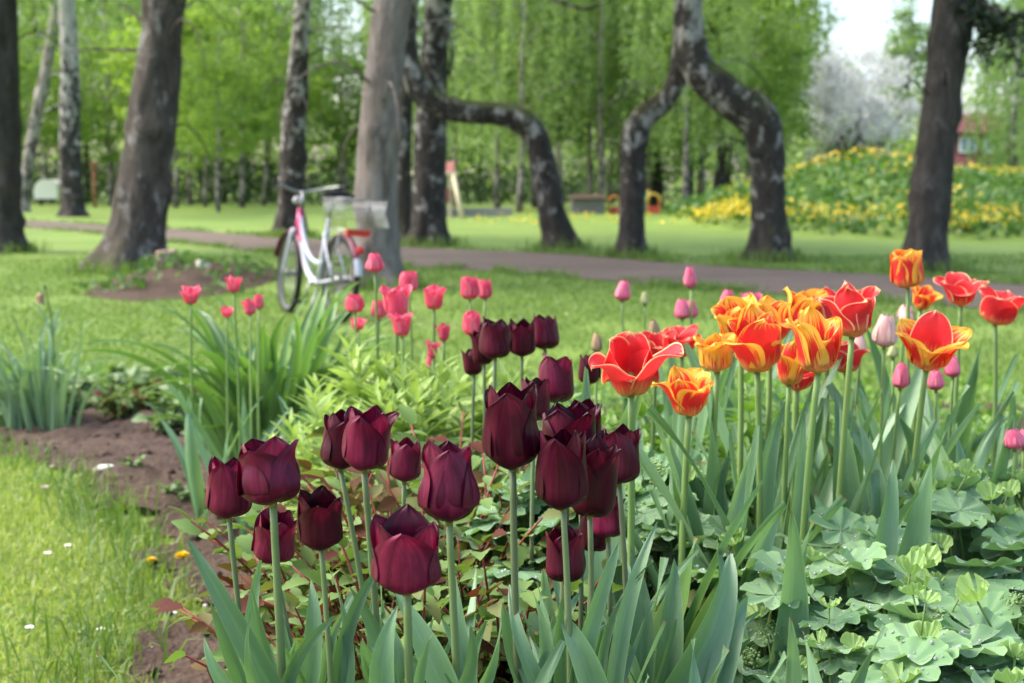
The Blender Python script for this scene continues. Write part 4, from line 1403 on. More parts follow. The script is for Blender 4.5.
def petal_mat(kind):
    t = NT('petal_' + kind)
    uv = t.coords('UV')
    r = t.n('ObjectInfo').outputs['Random']
    sep = t.n('SeparateXYZ', {0: uv})
    u, v = sep.outputs[0], sep.outputs[1]
    off = t.n('CombineXYZ', {0: t.math('MULTIPLY', r, 17.0), 1: t.math('MULTIPLY', r, 31.0), 2: r}).outputs[0]
    streak = t.noise(t.mapping(uv, (26, 1.3, 1) if not kind.startswith('purple') else (11, 1.1, 1), off), 1.0, 4, .6)
    fine = t.noise(t.mapping(uv, (90, 5, 1), off), 1.0, 2, .6)
    blot = t.noise(t.mapping(uv, (3, 2, 1), off), 1.0, 3)
    au = t.math('ABSOLUTE', t.math('MULTIPLY_ADD', u, 2.0, -1.0))
    if kind.startswith('purple'):
        col = t.ramp(t.math('ADD', t.math('MULTIPLY', streak, .55), t.math('MULTIPLY', blot, .45)), [(.3, (.045, .0018, .011)), (.5, (.115, .005, .027)), (.7, (.22, .016, .058))])
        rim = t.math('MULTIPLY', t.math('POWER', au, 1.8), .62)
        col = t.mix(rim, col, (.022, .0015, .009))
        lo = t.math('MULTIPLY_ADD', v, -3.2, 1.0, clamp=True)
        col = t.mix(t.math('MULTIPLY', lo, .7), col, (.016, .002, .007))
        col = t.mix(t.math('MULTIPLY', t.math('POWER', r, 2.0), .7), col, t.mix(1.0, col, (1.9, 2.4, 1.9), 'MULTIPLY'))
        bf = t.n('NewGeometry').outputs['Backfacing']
        col = t.mix(t.math('MULTIPLY', bf, PURPLE_IN), col, t.mix(1.0, col, (.35, .35, .4), 'MULTIPLY'))  # inside face: the variety's darker colour, with the cup's shade painted in
        col = t.mix(1.0, col, (.5, .5, .5), 'MULTIPLY') if kind == 'purple_dark' else col
        trc, tf, sheen, ro = t.mix(1.0, col, (2.2, 1.0, 1.3), 'MULTIPLY'), .16, .0, .36
    elif kind in ('flame', 'flame_red', 'flame_yellow'):
        edge = t.math('MAXIMUM', t.math('POWER', au, 2.2), t.math('MULTIPLY', t.math('POWER', v, 3.0), .95))
        if kind != 'flame_red':
            a = t.math('ADD', edge, t.math('MULTIPLY_ADD', streak, 1.9, -1.08))
            a = t.math('ADD', a, t.math('MULTIPLY_ADD', r, .44, -.18))
            yel = t.math('MULTIPLY_ADD', t.math('ADD', a, -.53 if kind == 'flame' else -.20), 4.2, .5, clamp=True)
            red = t.mix(blot, (.56, .010, .010), (.76, .05, .045))
            ye = t.mix(blot, (.84, .42, .02), (.86, .56, .10))
        else:
            a = t.math('ADD', t.math('POWER', edge, 2.2), t.math('MULTIPLY_ADD', streak, .9, -.62))
            yel = t.math('MULTIPLY_ADD', t.math('ADD', a, -.55), 4.0, .5, clamp=True)
            red = t.mix(blot, (.60, .012, .018), (.76, .06, .07))
            ye = t.mix(blot, (.85, .50, .18), (.86, .70, .52))
        col = t.mix(yel, red, ye)
        base = t.math('MULTIPLY_ADD', t.math('ADD', v, t.math('MULTIPLY_ADD', streak, -.5, .25)), -3.6, 1.5, clamp=True)
        col = t.mix(t.math('MULTIPLY', base, .8), col, (.84, .52, .16))
        trc, tf, sheen, ro = t.mix(1.0, col, (1.1, .95, .85), 'MULTIPLY'), .36, .0, .5
    elif kind == 'coral':
        col = t.mix(streak, (.66, .018, .075), (.82, .11, .21))
        col = t.mix(t.math('MULTIPLY', t.math('POWER', au, 3.0), .35), col, (.86, .46, .50))
        base = t.math('MULTIPLY_ADD', v, -4.0, 1.0, clamp=True)
        col = t.mix(t.math('MULTIPLY', base, .6), col, (.85, .6, .5))
        trc, tf, sheen, ro = col, .3, .05, .45
    elif kind == 'pink':
        col = t.mix(streak, (.60, .045, .15), (.78, .17, .27))
        col = t.mix(t.math('MULTIPLY', t.math('POWER', au, 2.0), .35), col, (.82, .42, .46))
        trc, tf, sheen, ro = col, .25, .05, .45
    elif kind == 'pale':
        col = t.mix(t.math('POWER', streak, 1.2), (.55, .16, .22), (.80, .62, .50))
        col = t.mix(t.math('MULTIPLY', au, .5), col, (.80, .62, .52))
        trc, tf, sheen, ro = col, .25, .05, .5
    elif kind == 'green':
        col = t.mix(streak, (.32, .38, .14), (.55, .55, .28))
        trc, tf, sheen, ro = col, .25, 0, .5
    else:  # withered
        col = t.mix(streak, (.24, .15, .07), (.52, .38, .22))
        trc, tf, sheen, ro = col, .2, 0, .7
    t.set(t.n('Value'), 0, 0) if False else None
    h = t.math('ADD', streak, t.math('MULTIPLY', fine, .4)) if not kind.startswith('purple') else t.math('ADD', t.math('MULTIPLY', streak, .4), t.math('MULTIPLY', fine, .25))
    return t.pbr(col, ro, (.2 if kind.startswith('purple') else .3), bump=h, bstr=.4, bdist=.0012, sheen=sheen, trans=trc, tfac=tf)


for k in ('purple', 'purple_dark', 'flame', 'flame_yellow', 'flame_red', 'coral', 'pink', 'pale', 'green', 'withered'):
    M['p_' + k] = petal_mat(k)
M['tulip_stem'] = leaf_mat('tulip_stem', [(0.16, 0.25, 0.08), (0.21, 0.32, 0.10), (0.26, 0.37, 0.12)], .15, rough=.45, per='object', nscale=12)
M['tulip_stem_dull'] = leaf_mat('tulip_stem_dull', [(0.13, 0.16, 0.085), (0.17, 0.22, 0.11), (0.18, 0.25, 0.10)], .12, rough=.45, per='object', nscale=12)
M['tulip_leaf'] = leaf_mat('tulip_leaf', [(0.075, 0.155, 0.08), (0.115, 0.22, 0.115), (0.175, 0.295, 0.165)], .28, rough=.38, spec=.5, per='object', veins=.4, nscale=9)
M['pistil'] = leaf_mat('pistil', [(0.25, 0.28, 0.08), (0.3, 0.3, 0.1)], .2, per='object')
M['anther'] = flat_mat('anther', (0.03, 0.02, 0.03), .8)


def petal_pts(rg, a_top, L, W, rho, curl=0.0, ruf=0.0, tip=.8, fold=0.0, nu=11, nv=17, a_mid=None, notch=0.0, pw=1.9):
    """petal in the (outward, sideways, up) frame of its own root; a_top is the lean of its upper part from vertical (outwards +)"""
    V, UV = [], []
    x = z = 0.0
    ds = L / (nv - 1)
    cen = []
    a_mid = a_top * .35 if a_mid is None else a_mid
    for i in range(nv):
        v = i / (nv - 1)
        a = 1.35 * (1 - float(ss(0, .34, v))) + a_mid * float(ss(.12, .5, v)) * (1 - float(ss(.5, 1, v))) + (a_top + curl * float(ss(.7, 1, v))) * float(ss(.5, 1, v))
        cen.append((x, z, a))
        x += math.sin(a) * ds
        z += math.cos(a) * ds
    ph = rg.uniform(0, 6.28)
    tw = rg.uniform(-.12, .12)
    for i in range(nv):
        v = i / (nv - 1)
        cx, cz, a = cen[i]
        w = W * ((.30 + .70 * math.sin(math.pi / 2 * min(1, v / .42)) ** .6) if v < .42 else max(0, 1 - ((v - .42) / .58) ** pw) ** tip)
        w = max(w, W * .012)
        n = (math.cos(a), -math.sin(a))            # outward normal (outward, up)
        for k in range(nu):
            u = k / (nu - 1) * 2 - 1
            s = u * w
            r = max(min(rho, cx * 1.15 + .05), w * .78)
            th = s / r
            tx = r * math.sin(th)
            inn = r * (1 - math.cos(th))
            rip = ruf * L * (abs(u) ** 2.2) * math.sin(9 * v + ph + u * 2) * v
            rip += ruf * .5 * L * float(ss(.8, 1, v)) * math.sin(u * 8 + ph)
            rip += .016 * L * math.exp(-(u * 5) ** 2) * (1 - v)      # midrib
            inn += fold * abs(u) * w
            ox = cx + n[0] * (-inn + rip)
            oz = cz + n[1] * (-inn + rip) - notch * L * float(ss(.75, 1, v)) * (0.5 + .5 * math.sin(u * 17 + ph * 3)) * .12
            V.append((ox + tw * s * v * .4, tx, oz))
            UV.append((u * .5 + .5, v))
    F = []
    for i in range(nv - 1):
        for k in range(nu - 1):
            a = i * nu + k
            F.append((a, a + 1, a + nu + 1, a + nu))
    return np.array(V), F, UV


def build_bloom(rg, style, opts):
    """list of six petals (verts, faces, uv) around the z axis, and the height/width they fill"""
    out = []
    o = dict(a_out=-.12, a_in=-.16, L=1.0, W=.37, rho=.29, curl=0, ruf=.012, tip=.8, jit=.08, notch=.0, pw=1.9, special={}, lj=.05)
    o.update(opts)
    rot0 = o.get('rot', rg.uniform(0, 6.28))
    for k in range(6):
        inner = k % 2
        ang = rot0 + k * math.pi / 3 + rg.uniform(-.1, .1)
        at = (o['a_in'] if inner else o['a_out']) + rg.gauss(0, o['jit'])
        sp = o['special'].get(k, {})
        v, f, uv = petal_pts(rg, sp.get('a', at), (o['L'] * (1.0 if inner else .97)) * rg.uniform(1 - o['lj'], 1 + o['lj']) * sp.get('L', 1), o['W'] * (.95 if inner else 1.05) * rg.uniform(.94, 1.06) * sp.get('W', 1),
                             o['rho'] * (.92 if inner else 1.05), sp.get('curl', o['curl'] + rg.gauss(0, abs(o['curl']) * .3 + .05)), o['ruf'] * rg.uniform(.7, 1.5), o['tip'], 0, a_mid=sp.get('am', o.get('a_mid')), notch=o['notch'], pw=o['pw'],
                             nu=o.get('nu', 11), nv=o.get('nv', 17))
        v[:, 0] += .045 * (.6 if inner else 1.45)
        v[:, 2] += .012 * inner
        c, s = math.cos(ang), math.sin(ang)
        out.append((np.stack([v[:, 0] * c - v[:, 1] * s, v[:, 0] * s + v[:, 1] * c, v[:, 2]], 1), f, uv))
    return out


STY = {
    'cup':   dict(a_out=.04, a_in=-.13, a_mid=-.06, tip=.80, pw=1.7, ruf=.014, jit=.06, notch=.3, curl=.05),
    'open':  dict(a_out=.20, a_in=.02, a_mid=-.02, tip=.80, pw=1.7, ruf=.02, jit=.09, notch=.5, curl=.08),
    'wide':  dict(a_out=.85, a_in=.5, W=.38, rho=.42, tip=.6, ruf=.06, jit=.3, curl=.35, lj=.12),
    'flame': dict(a_out=.46, a_in=.16, W=.39, rho=.38, tip=.60, ruf=.085, jit=.30, curl=.35, pw=2.0, lj=.12),
    'flare': dict(a_out=1.0, a_in=.6, W=.40, rho=.45, tip=.6, ruf=.07, jit=.3, curl=.5, lj=.15),
    'bud':   dict(a_out=-.34, a_in=-.36, W=.42, rho=.27, tip=.7, ruf=.005, jit=.03, nu=9, nv=13),
    'round': dict(a_out=-.14, a_in=-.26, a_mid=.0, W=.42, rho=.30, tip=.55, pw=2.2, ruf=.02, jit=.1, curl=-.1, nu=9, nv=13),
}


def leaf_ribbon(base, tip, width, sag, face, fold=.35, wave=.03, nv=19, nu=7, seed=0, shape=.75, twist=0.0, tipbend=1.0):
    """long leaf from base to tip (points), bowed by sag along `face`"""
    base, tip, face = np.asarray(base, float), np.asarray(tip, float), np.asarray(face, float)
    mid = (base * .45 + tip * .55) + face * sag
    rgl = random.Random(seed)
    lat = np.cross(tip - base, face)
    lat = lat / max(np.linalg.norm(lat), 1e-6)
    lat0 = lat
    mid = mid + lat * rgl.uniform(-.17, .17) * np.linalg.norm(tip - base)
    c = bezier(base, mid, tip, nv)
    vv = np.linspace(0, 1, nv)[:, None]
    Ln = np.linalg.norm(tip - base)
    c = c + face * (vv ** 3) * rgl.uniform(-.26, .18) * Ln * tipbend + lat0 * (vv ** 3) * rgl.uniform(-.12, .12) * Ln * tipbend
    tan = np.gradient(c, axis=0)
    tan /= np.linalg.norm(tan, axis=1, keepdims=True)
    V, UV = [], []
    rg = random.Random(seed)
    ph = rg.uniform(0, 6.28)
    L = np.linalg.norm(tip - base)
    for i in range(nv):
        v = i / (nv - 1)
        t = tan[i]
        s = np.cross(t, face)
        s /= max(np.linalg.norm(s), 1e-6)
        n = np.cross(s, t)
        if twist:
            a = twist * v
            s, n = s * math.cos(a) + n * math.sin(a), n * math.cos(a) - s * math.sin(a)
        w = width * .5 * max(.02, (math.sin(math.pi * min(1, .16 + .84 * v ** shape)) ** .75))
        for k in range(nu):
            u = k / (nu - 1) * 2 - 1
            lift = fold * w * (abs(u) ** 1.5) * (1.35 - .75 * v) + wave * L * abs(u) ** 2 * math.sin(v * 7.5 + ph + u * 1.5) * v * .6
            V.append(c[i] + s * u * w * (1 - .18 * fold) + n * lift)
            UV.append((u * .5 + .5, v))
    F = []
    for i in range(nv - 1):
        for k in range(nu - 1):
            a = i * nu + k
            F.append((a, a + 1, a + nu + 1, a + nu))
    return np.array(V), F, UV


def tulip(px, py, w, h, d, style, mat, label, group, slant=0.0, leaves=2, opts=None, leafspec=(), detail=True, tilt=(0, 0), stem_r=None, leafh=None, stem='tulip_stem', mats=None, leafw=1.0):
    """px, py: foot of the bloom in the photo; w, h: its size there; slant: how far the stem's foot lies to the side (m)"""
    rg = random.Random(int(px * 131 + py * 17))
    top = P(px, py, d)
    bx, by_ = top[0] + slant, top[1] + rg.uniform(-.03, .05)
    base = np.array([bx, by_, float(G(bx, by_)) - .01])
    T = thing('tulip', label, 'tulip', base, 0, group)
    k = d / FPX
    rel = top - base
    sr = stem_r or min(.0042, max(.0028, w * k * .062))
    m = np.array([rel[0] * .35 + rg.uniform(-.012, .012), rel[1] * .4, rel[2] * .55])
    pts = bezier(np.zeros(3), m, rel, 16)
    mb = MB()
    mb.tube(pts, np.linspace(sr * 1.25, sr * .92, 16), 10)
    obj('stem', mb.mesh('stem', M[stem]), T)
    o = dict(STY[style])
    if not detail:
        o.update(nu=9, nv=13)
    o.update(opts or {})
    pet = build_bloom(rg, style, o)
    allv = np.concatenate([p[0] for p in pet])
    wx = allv[:, 0].max() - allv[:, 0].min()
    hz = allv[:, 2].max()
    sx_, sz_ = w * k / wx, h * k / hz
    sy_ = sx_ if style not in ('flare', 'wide') else min(sx_, sz_ * 1.25)
    rot = Matrix.Rotation(tilt[0], 3, 'X') @ Matrix.Rotation(tilt[1], 3, 'Y')
    R = np.array(rot)
    cx = (allv[:, 0].max() + allv[:, 0].min()) / 2 * sx_ * 0
    mb = MB()
    mb.tube([(0, 0, -.004), (0, 0, .35 * h * k * .5), (0, 0, .35 * h * k)], [sr, sr * 1.1, sr * .8], 8)
    if detail and style not in ('flare', 'wide'):
        for q in range(6):
            a = q * 1.047 + .3
            e = np.array([math.cos(a) * .14 * w * k, math.sin(a) * .14 * w * k, .36 * h * k])
            mb.tube([e * .3, e], [.0008, .0008], 5, 1)
            mb.tube([e, e + np.array([0, 0, .14 * h * k])], [.0022, .0016], 6, 1)
    B = obj('bloom', mb.mesh('bloom', [M['pistil'], M['anther']]), T, rel)
    S3 = np.array([sx_, sy_, sz_])
    if detail:
        for i, (v, f, uv) in enumerate(pet):
            pm = M[mat] if not mats else M[mats[i % len(mats)]]
            me = make_mesh('petal', (v * S3) @ R.T, f, pm, uv)
            po = obj('petal', me, B)
            sub = po.modifiers.new('smooth', 'SUBSURF')
            sub.levels = sub.render_levels = 1
    else:
        q = MB()
        for v, f, uv in pet:
            q.add((v * S3) @ R.T, f, uv)
        obj('petals', q.mesh('petals', M[mat]), B)
    # leaves from the foot of the stem
    for j in range(leaves):
        a = rg.uniform(0, 6.28) if j else rg.uniform(2.6, 6.8)
        Lh = (leafh or .33) * rg.uniform(.72, 1.08)
        out = rg.uniform(.05, .17)
        b0 = np.array([math.cos(a) * .006, math.sin(a) * .006, .01 + .03 * j])
        tp = np.array([math.cos(a) * out, math.sin(a) * out, Lh])
        v, f, uv = leaf_ribbon(b0, tp, rg.uniform(.024, .042) * leafw, -rg.uniform(-.03, .06), np.array([math.cos(a), math.sin(a), .25]) * -1, rg.uniform(.25, .6), rg.uniform(.01, .04), seed=rg.random(), twist=rg.uniform(-1.1, 1.1))
        obj('leaf', make_mesh('leaf', v, f, M['tulip_leaf'], uv), T)
    for (bpx, bpy, tpx, tpy, wpx, sag, dd, tw) in leafspec:      # leaves that can be told apart in the photo
        b0 = P(bpx, bpy, d) - base
        tp = P(tpx, tpy, d + dd) - base
        v, f, uv = leaf_ribbon(b0, tp, wpx * k * .82, sag - .02, np.array([.25, -1, .35]), .55, .03, seed=tpx, twist=tw)
        obj('leaf', make_mesh('leaf', v, f, M['tulip_leaf'], uv), T)
    return T


GP, GF, GC, GK = 'dark purple tulips', 'red and yellow tulips', 'coral red tulips', 'pink tulips'
W_ = 'tulip_stem_dull'
# --- dark purple tulips: foot of the bloom (px), width, height, depth, style
PUR = [
    (273, 503, 68, 72, 1.27, 'cup', .012, 'large purple tulip with reddish outer petals, overlapping the smaller tulip at its back', dict(rot=4.25, W=.43, a_out=.13, a_in=-.04), [(290, 720, 199, 532, 34, .03, .0, .2), (262, 720, 200, 640, 22, .02, -.02, .1)]),
    (229, 517, 47, 64, 1.36, 'cup', .03, 'narrow purple tulip at the outer end, over the bare soil', dict(rot=4.6), [(250, 720, 262, 560, 26, .02, 0, .4)]),
    (273, 561, 46, 52, 1.42, 'cup', .05, 'small dark tulip low beneath the large reddish purple one', dict(rot=4.2), []),
    (321, 547, 48, 60, 1.33, 'open', .012, 'middle sized dark tulip with a ragged open rim, stem between two taller ones', dict(rot=4.7), [(335, 720, 372, 560, 24, .02, .04, -.3), (300, 720, 318, 575, 30, .02, 0, .5)]),
    (340, 468, 42, 60, 1.42, 'cup', .05, 'dark tulip half hidden behind the high twin bloom beside the lime plant', dict(), []),
    (364, 469, 56, 66, 1.38, 'open', .03, 'broad purple tulip in front of the lime green plant', dict(rot=4.5), [(395, 720, 350, 585, 26, .02, .02, .3)]),
    (404, 481, 34, 45, 1.62, 'cup', .0, 'smallish purple tulip set back between two big blooms', dict(), []),
    (449, 521, 64, 86, 1.22, 'cup', .015, 'tall egg shaped crimson purple tulip with a pointed rim', dict(rot=4.7, W=.42, a_out=.0), [(455, 720, 392, 588, 42, .03, .02, -.2), (480, 730, 470, 560, 28, .02, .04, .3)]),
    (407, 591, 74, 84, 1.14, 'open', .002, 'lowest purple tulip, its cup wide open to the front', dict(rot=4.71, a_out=.17, a_in=.08, W=.36), [(385, 730, 396, 605, 36, .03, .02, .4), (430, 730, 478, 630, 26, .03, -.02, -.4)]),
    (513, 467, 60, 92, 1.30, 'open', .02, 'tallest blackish tulip with a jagged crown of petals', dict(rot=4.6, a_out=.02, W=.42), [(545, 720, 505, 600, 32, .02, .02, .2), (530, 720, 590, 590, 24, .02, .06, -.3)]),
    (563, 507, 54, 86, 1.28, 'cup', .005, 'front tulip of the dense dark cluster, two stems seeming to meet under it', dict(rot=4.5), [(570, 720, 640, 548, 30, .02, .02, -.3), (600, 720, 560, 610, 40, .02, -.02, .4)]),
    (590, 515, 48, 84, 1.35, 'cup', .0, 'dark tulip squeezed behind the cluster front, reddish outer side', dict(), [(610, 720, 667, 520, 26, .02, .05, .2)]),
    (567, 470, 62, 72, 1.45, 'open', .0, 'blackish ragged tulip rising behind the dense cluster', dict(), []),
    (583, 448, 36, 50, 1.6, 'cup', .0, 'half covered dark tulip at the back top of the dense cluster', dict(), []),
    (619, 483, 46, 60, 1.42, 'cup', .01, 'dark tulip on the side of the cluster facing the red flaming blooms', dict(rot=4.4), [(632, 720, 642, 545, 36, .03, .02, .5)]),
    (566, 581, 42, 55, 1.38, 'cup', .0, 'low round dark bloom hidden behind the paired stems', dict(), [(650, 730, 738, 546, 62, .03, .05, -.2), (700, 730, 742, 590, 44, .03, .06, .3)]),
    (592, 550, 34, 46, 1.46, 'cup', .0, 'low dark bloom peeping out between the stems under the cluster', dict(), [(660, 730, 690, 560, 40, .02, .05, .3)]),
    (608, 537, 40, 46, 1.44, 'cup', .0, 'short deep red tulip hanging just under the dark cluster', dict(), [(690, 730, 748, 640, 30, .02, .0, -.6), (720, 720, 740, 640, 34, .02, .0, .5)]),
    (556, 402, 38, 50, 1.85, 'cup', .0, 'mid distance dark tulip with a dull violet petal, behind the tallest one', dict(), []),
    (534, 420, 32, 44, 1.8, 'cup', .0, 'dark tulip mostly covered by the tallest jagged bloom', dict(), []),
    (545, 349, 30, 37, 2.35, 'cup', .0, 'topmost dark tulip of the far row, nearest the lawn', dict(), []),
    (522, 356, 28, 38, 2.3, 'cup', .0, 'middle dark tulip of the far row', dict(), []),
    (495, 358, 34, 43, 2.25, 'cup', .0, 'broadest dark tulip of the far row with a rounded inner petal', dict(), []),
    (484, 364, 24, 36, 2.35, 'cup', .0, 'slim dark tulip tucked behind the broadest one of the far row', dict(), []),
    (474, 375, 22, 29, 2.4, 'bud', .0, 'lowest and smallest dark bud at the end of the far row', dict(), []),
    (589, 383, 23, 31, 2.2, 'cup', -.0, 'lone dark tulip peeping out behind the flared red bloom', dict(), []),
]
rgx = random.Random(77)
for px, py, w, h, d, st, sl, lb, op, ls in PUR:
    if d < 1.5:
        for q in range(3):
            bx_ = px + sl * FPX / d + rgx.uniform(-14, 14)
            ls.append((bx_, 740, bx_ + rgx.uniform(-75, 75), rgx.uniform(560, 655), rgx.uniform(14, 26), rgx.uniform(-.02, .05), rgx.uniform(-.05, .06), rgx.uniform(-.9, .9)))
    op.setdefault('a_out', rgx.choice((-.04, .03, .08, .16, .22) if st == 'cup' else (.12, .2, .3)))
    op.setdefault('jit', .11)
    op.setdefault('lj', .07)
    op.setdefault('ruf', rgx.uniform(.014, .035))
    op.setdefault('W', rgx.uniform(.325, .37))
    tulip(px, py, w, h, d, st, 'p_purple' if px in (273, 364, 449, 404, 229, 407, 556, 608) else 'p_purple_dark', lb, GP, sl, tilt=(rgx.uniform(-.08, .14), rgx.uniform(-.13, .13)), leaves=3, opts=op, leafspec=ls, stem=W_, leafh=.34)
# --- red and yellow tulips
FLA = [
    (631, 394, 94, 62, 1.62, 'flare', .0, 'flame_red', 'widely flared red tulip with white edged drooping petals, next to the dark cluster', dict(rot=1.57, special={0: dict(a=.05, am=-.05, L=1.05, W=1.3), 1: dict(a=.1, W=1.0), 3: dict(a=1.2, L=.5), 2: dict(a=1.1, am=.6, curl=.6), 4: dict(a=1.1, am=.6, curl=.7), 5: dict(a=.3, L=.8)})),
    (689, 415, 64, 48, 1.72, 'flame', .0, 'flame', 'low open red tulip with yellow tips, below the flared red one', dict(a_out=.7, a_in=.4, rot=5.2)),
    (717, 371, 52, 37, 1.9, 'flame', .0, 'flame', 'orange red tulip with frilled yellow rim at the outer end of the bright clump', dict(a_out=.25, rot=4.5)),
    (682, 356, 38, 30, 2.3, 'flare', .0, 'flame_red', 'ruffled plain red tulip behind the flared red one', dict()),
    (656, 362, 36, 40, 2.3, 'flare', .0, 'flame_red', 'crumpled red tulip with one upright petal behind the flared red one', dict(special={1: dict(a=0, am=0, L=1.2, W=.6)})),
    (757, 371, 66, 64, 1.78, 'flame', .01, 'flame', 'big rosy red tulip with yellow streaks at the front of the bright clump', dict(tilt=(.2, 0), a_out=.45, a_in=.12, rot=3.75, special={0: dict(a=1.05, am=.6, curl=.3, L=.95), 1: dict(a=.15, W=1.15), 2: dict(a=.45, L=.72, W=1.05), 4: dict(a=.2, L=1.05)}, mats=['p_flame', 'p_flame', 'p_flame_yellow', 'p_flame', 'p_flame', 'p_flame'])),
    (818, 372, 58, 66, 1.7, 'flame', -.01, 'flame', 'yellow fronted tulip with red streaks, largest of the bright clump', dict(a_out=.22, rot=4.95, special={0: dict(a=.18, L=.66, W=.95), 5: dict(a=.3, L=.95), 1: dict(a=.25, L=.9), 3: dict(a=.05, L=1.1)}, mats=['p_flame_yellow', 'p_flame', 'p_flame', 'p_flame_yellow', 'p_flame', 'p_flame_yellow'])),
    (789, 384, 44, 46, 1.84, 'flame', .0, 'flame', 'orange tulip squeezed low between the two biggest of the bright clump', dict()),
    (741, 343, 48, 46, 2.0, 'flame', .0, 'flame', 'orange tulip with yellow edges at the upper outer shoulder of the bright clump', dict(a_out=.42, a_in=.12, tilt=(0.25, -0.20))),
    (770, 340, 54, 46, 2.05, 'flame', .0, 'flame', 'yellow rimmed tulip in the middle back of the bright clump', dict(a_out=.42, a_in=.12, tilt=(0.30, 0.05))),
    (799, 332, 50, 46, 2.1, 'flame', .0, 'flame', 'topmost yellow and pink tulip of the bright clump', dict(a_out=.42, a_in=.12, tilt=(0.20, 0.15))),
    (826, 330, 44, 42, 2.1, 'flame', .0, 'flame_red', 'deep red tulip with pale petal tips at the back of the bright clump', dict(a_out=.2)),
    (852, 336, 62, 56, 1.85, 'flame', -.02, 'flame_red', 'red tulip of the bright clump with one pale twisted petal sticking up', dict(a_out=.35, special={3: dict(a=.05, L=1.15, curl=-.3), 4: dict(a=.9)})),
    (797, 388, 56, 34, 2.0, 'wide', .0, 'flame_red', 'spread red tulip hanging low under the yellow fronted one', dict()),
    (846, 372, 44, 34, 2.1, 'flame', .0, 'flame_red', 'pale red tulip low beside the yellow fronted one', dict()),
    (908, 287, 34, 40, 2.3, 'cup', .01, 'flame', 'single tall red and yellow tulip rising before the dark leaning trunk', dict(tip=.5, rot=4.0)),
    (920, 309, 36, 24, 2.6, 'wide', .0, 'flame', 'small open orange tulip directly under the single tall one', dict()),
    (926, 368, 82, 54, 1.85, 'wide', -.02, 'flame', 'saucer shaped red tulip with yellow scalloped edges beside the pink buds', dict(a_out=.85, a_in=.55, rot=4.4, special={0: dict(a=.6, L=.72), 3: dict(a=.25, am=.1, L=1.05), 2: dict(a=.95, curl=-.5), 4: dict(a=1.0, curl=-.4)}, mats=['p_flame_yellow', 'p_flame', 'p_flame', 'p_flame_red', 'p_flame', 'p_flame'])),
    (961, 304, 50, 32, 2.5, 'flare', .0, 'flame_red', 'ruffled pinkish red tulip beside the single tall one', dict()),
    (995, 324, 52, 38, 2.4, 'wide', .0, 'flame_red', 'outermost plain red open tulip over the lawn', dict(a_out=.6)),
]
for px, py, w, h, d, st, sl, mt, lb, op in FLA:
    rm_ = random.Random(px * 3 + 1)
    mats = op.pop('mats', None) or (['p_flame' if rm_.random() < .8 else 'p_flame_yellow' for _ in range(6)] if mt == 'flame' else None)
    tulip(px, py, w, h, d, st, 'p_' + mt, lb, GF, sl, leaves=4, opts=op, mats=mats, leafh=.49, leafw=1.35, tilt=op.pop('tilt', ((.28 if st in ('wide', 'flare') else .12) + random.Random(px).uniform(-.1, .1), random.Random(px + 1).uniform(-.22, .22))))
# --- coral red tulips beyond the bed plants
COR = [
    (191, 304, 22, 19, 3.2, 'open', 'coral tulip farthest out towards the soil mound'),
    (234, 292, 19, 17, 3.2, 'open', 'highest of the four coral tulips above the strap leaves'),
    (227, 317, 14, 11, 3.4, 'open', 'lowest and smallest coral tulip above the strap leaves'),
    (250, 315, 15, 17, 3.3, 'open', 'ragged coral tulip touching the strap leaf tips'),
    (259, 309, 10, 15, 3.4, 'cup', 'slim coral tulip pressed against the ragged one'),
    (375, 272, 19, 20, 2.9, 'bud', 'tall round pinkish coral tulip against the greyish brown trunk'),
    (409, 291, 19, 21, 3.0, 'cup', 'pinkish coral tulip just above the big double bloom'),
    (397, 317, 35, 33, 2.8, 'flame', 'big full coral bloom in the middle of its group'),
    (355, 312, 20, 18, 3.0, 'cup', 'coral tulip just below the bicycle rear wheel'),
    (379, 318, 17, 19, 3.0, 'cup', 'coral tulip tucked beside the big full bloom'),
    (402, 336, 27, 24, 2.7, 'open', 'spread coral tulip underneath the big full bloom'),
    (358, 330, 18, 13, 3.1, 'open', 'small flat coral tulip below the bicycle wheel'),
    (434, 309, 24, 24, 2.9, 'open', 'frilly coral tulip standing alone past the big full bloom'),
    (470, 299, 19, 24, 2.9, 'cup', 'larger of two coral tulips standing side by side over the lawn'),
    (485, 299, 14, 21, 3.0, 'cup', 'slimmer of two coral tulips standing side by side over the lawn'),
    (472, 335, 20, 25, 2.8, 'cup', 'coral tulip partly hidden by the far dark row'),
    (444, 341, 17, 19, 2.9, 'open', 'square looking coral tulip beneath the frilly one'),
    (433, 358, 18, 19, 2.8, 'open', 'lowest coral tulip above the lime green plant'),
    (430, 368, 9, 13, 2.9, 'bud', 'thin coral petal remnant under the lowest coral tulip'),
]
for px, py, w, h, d, st, lb in COR:
    tulip(px, py, w, h, d, {'cup': 'round', 'open': 'flame', 'flame': 'flame'}.get(st, st), 'p_coral', lb, GC, 0, leaves=3, detail=False, leafh=.34, tilt=(.12, 0))
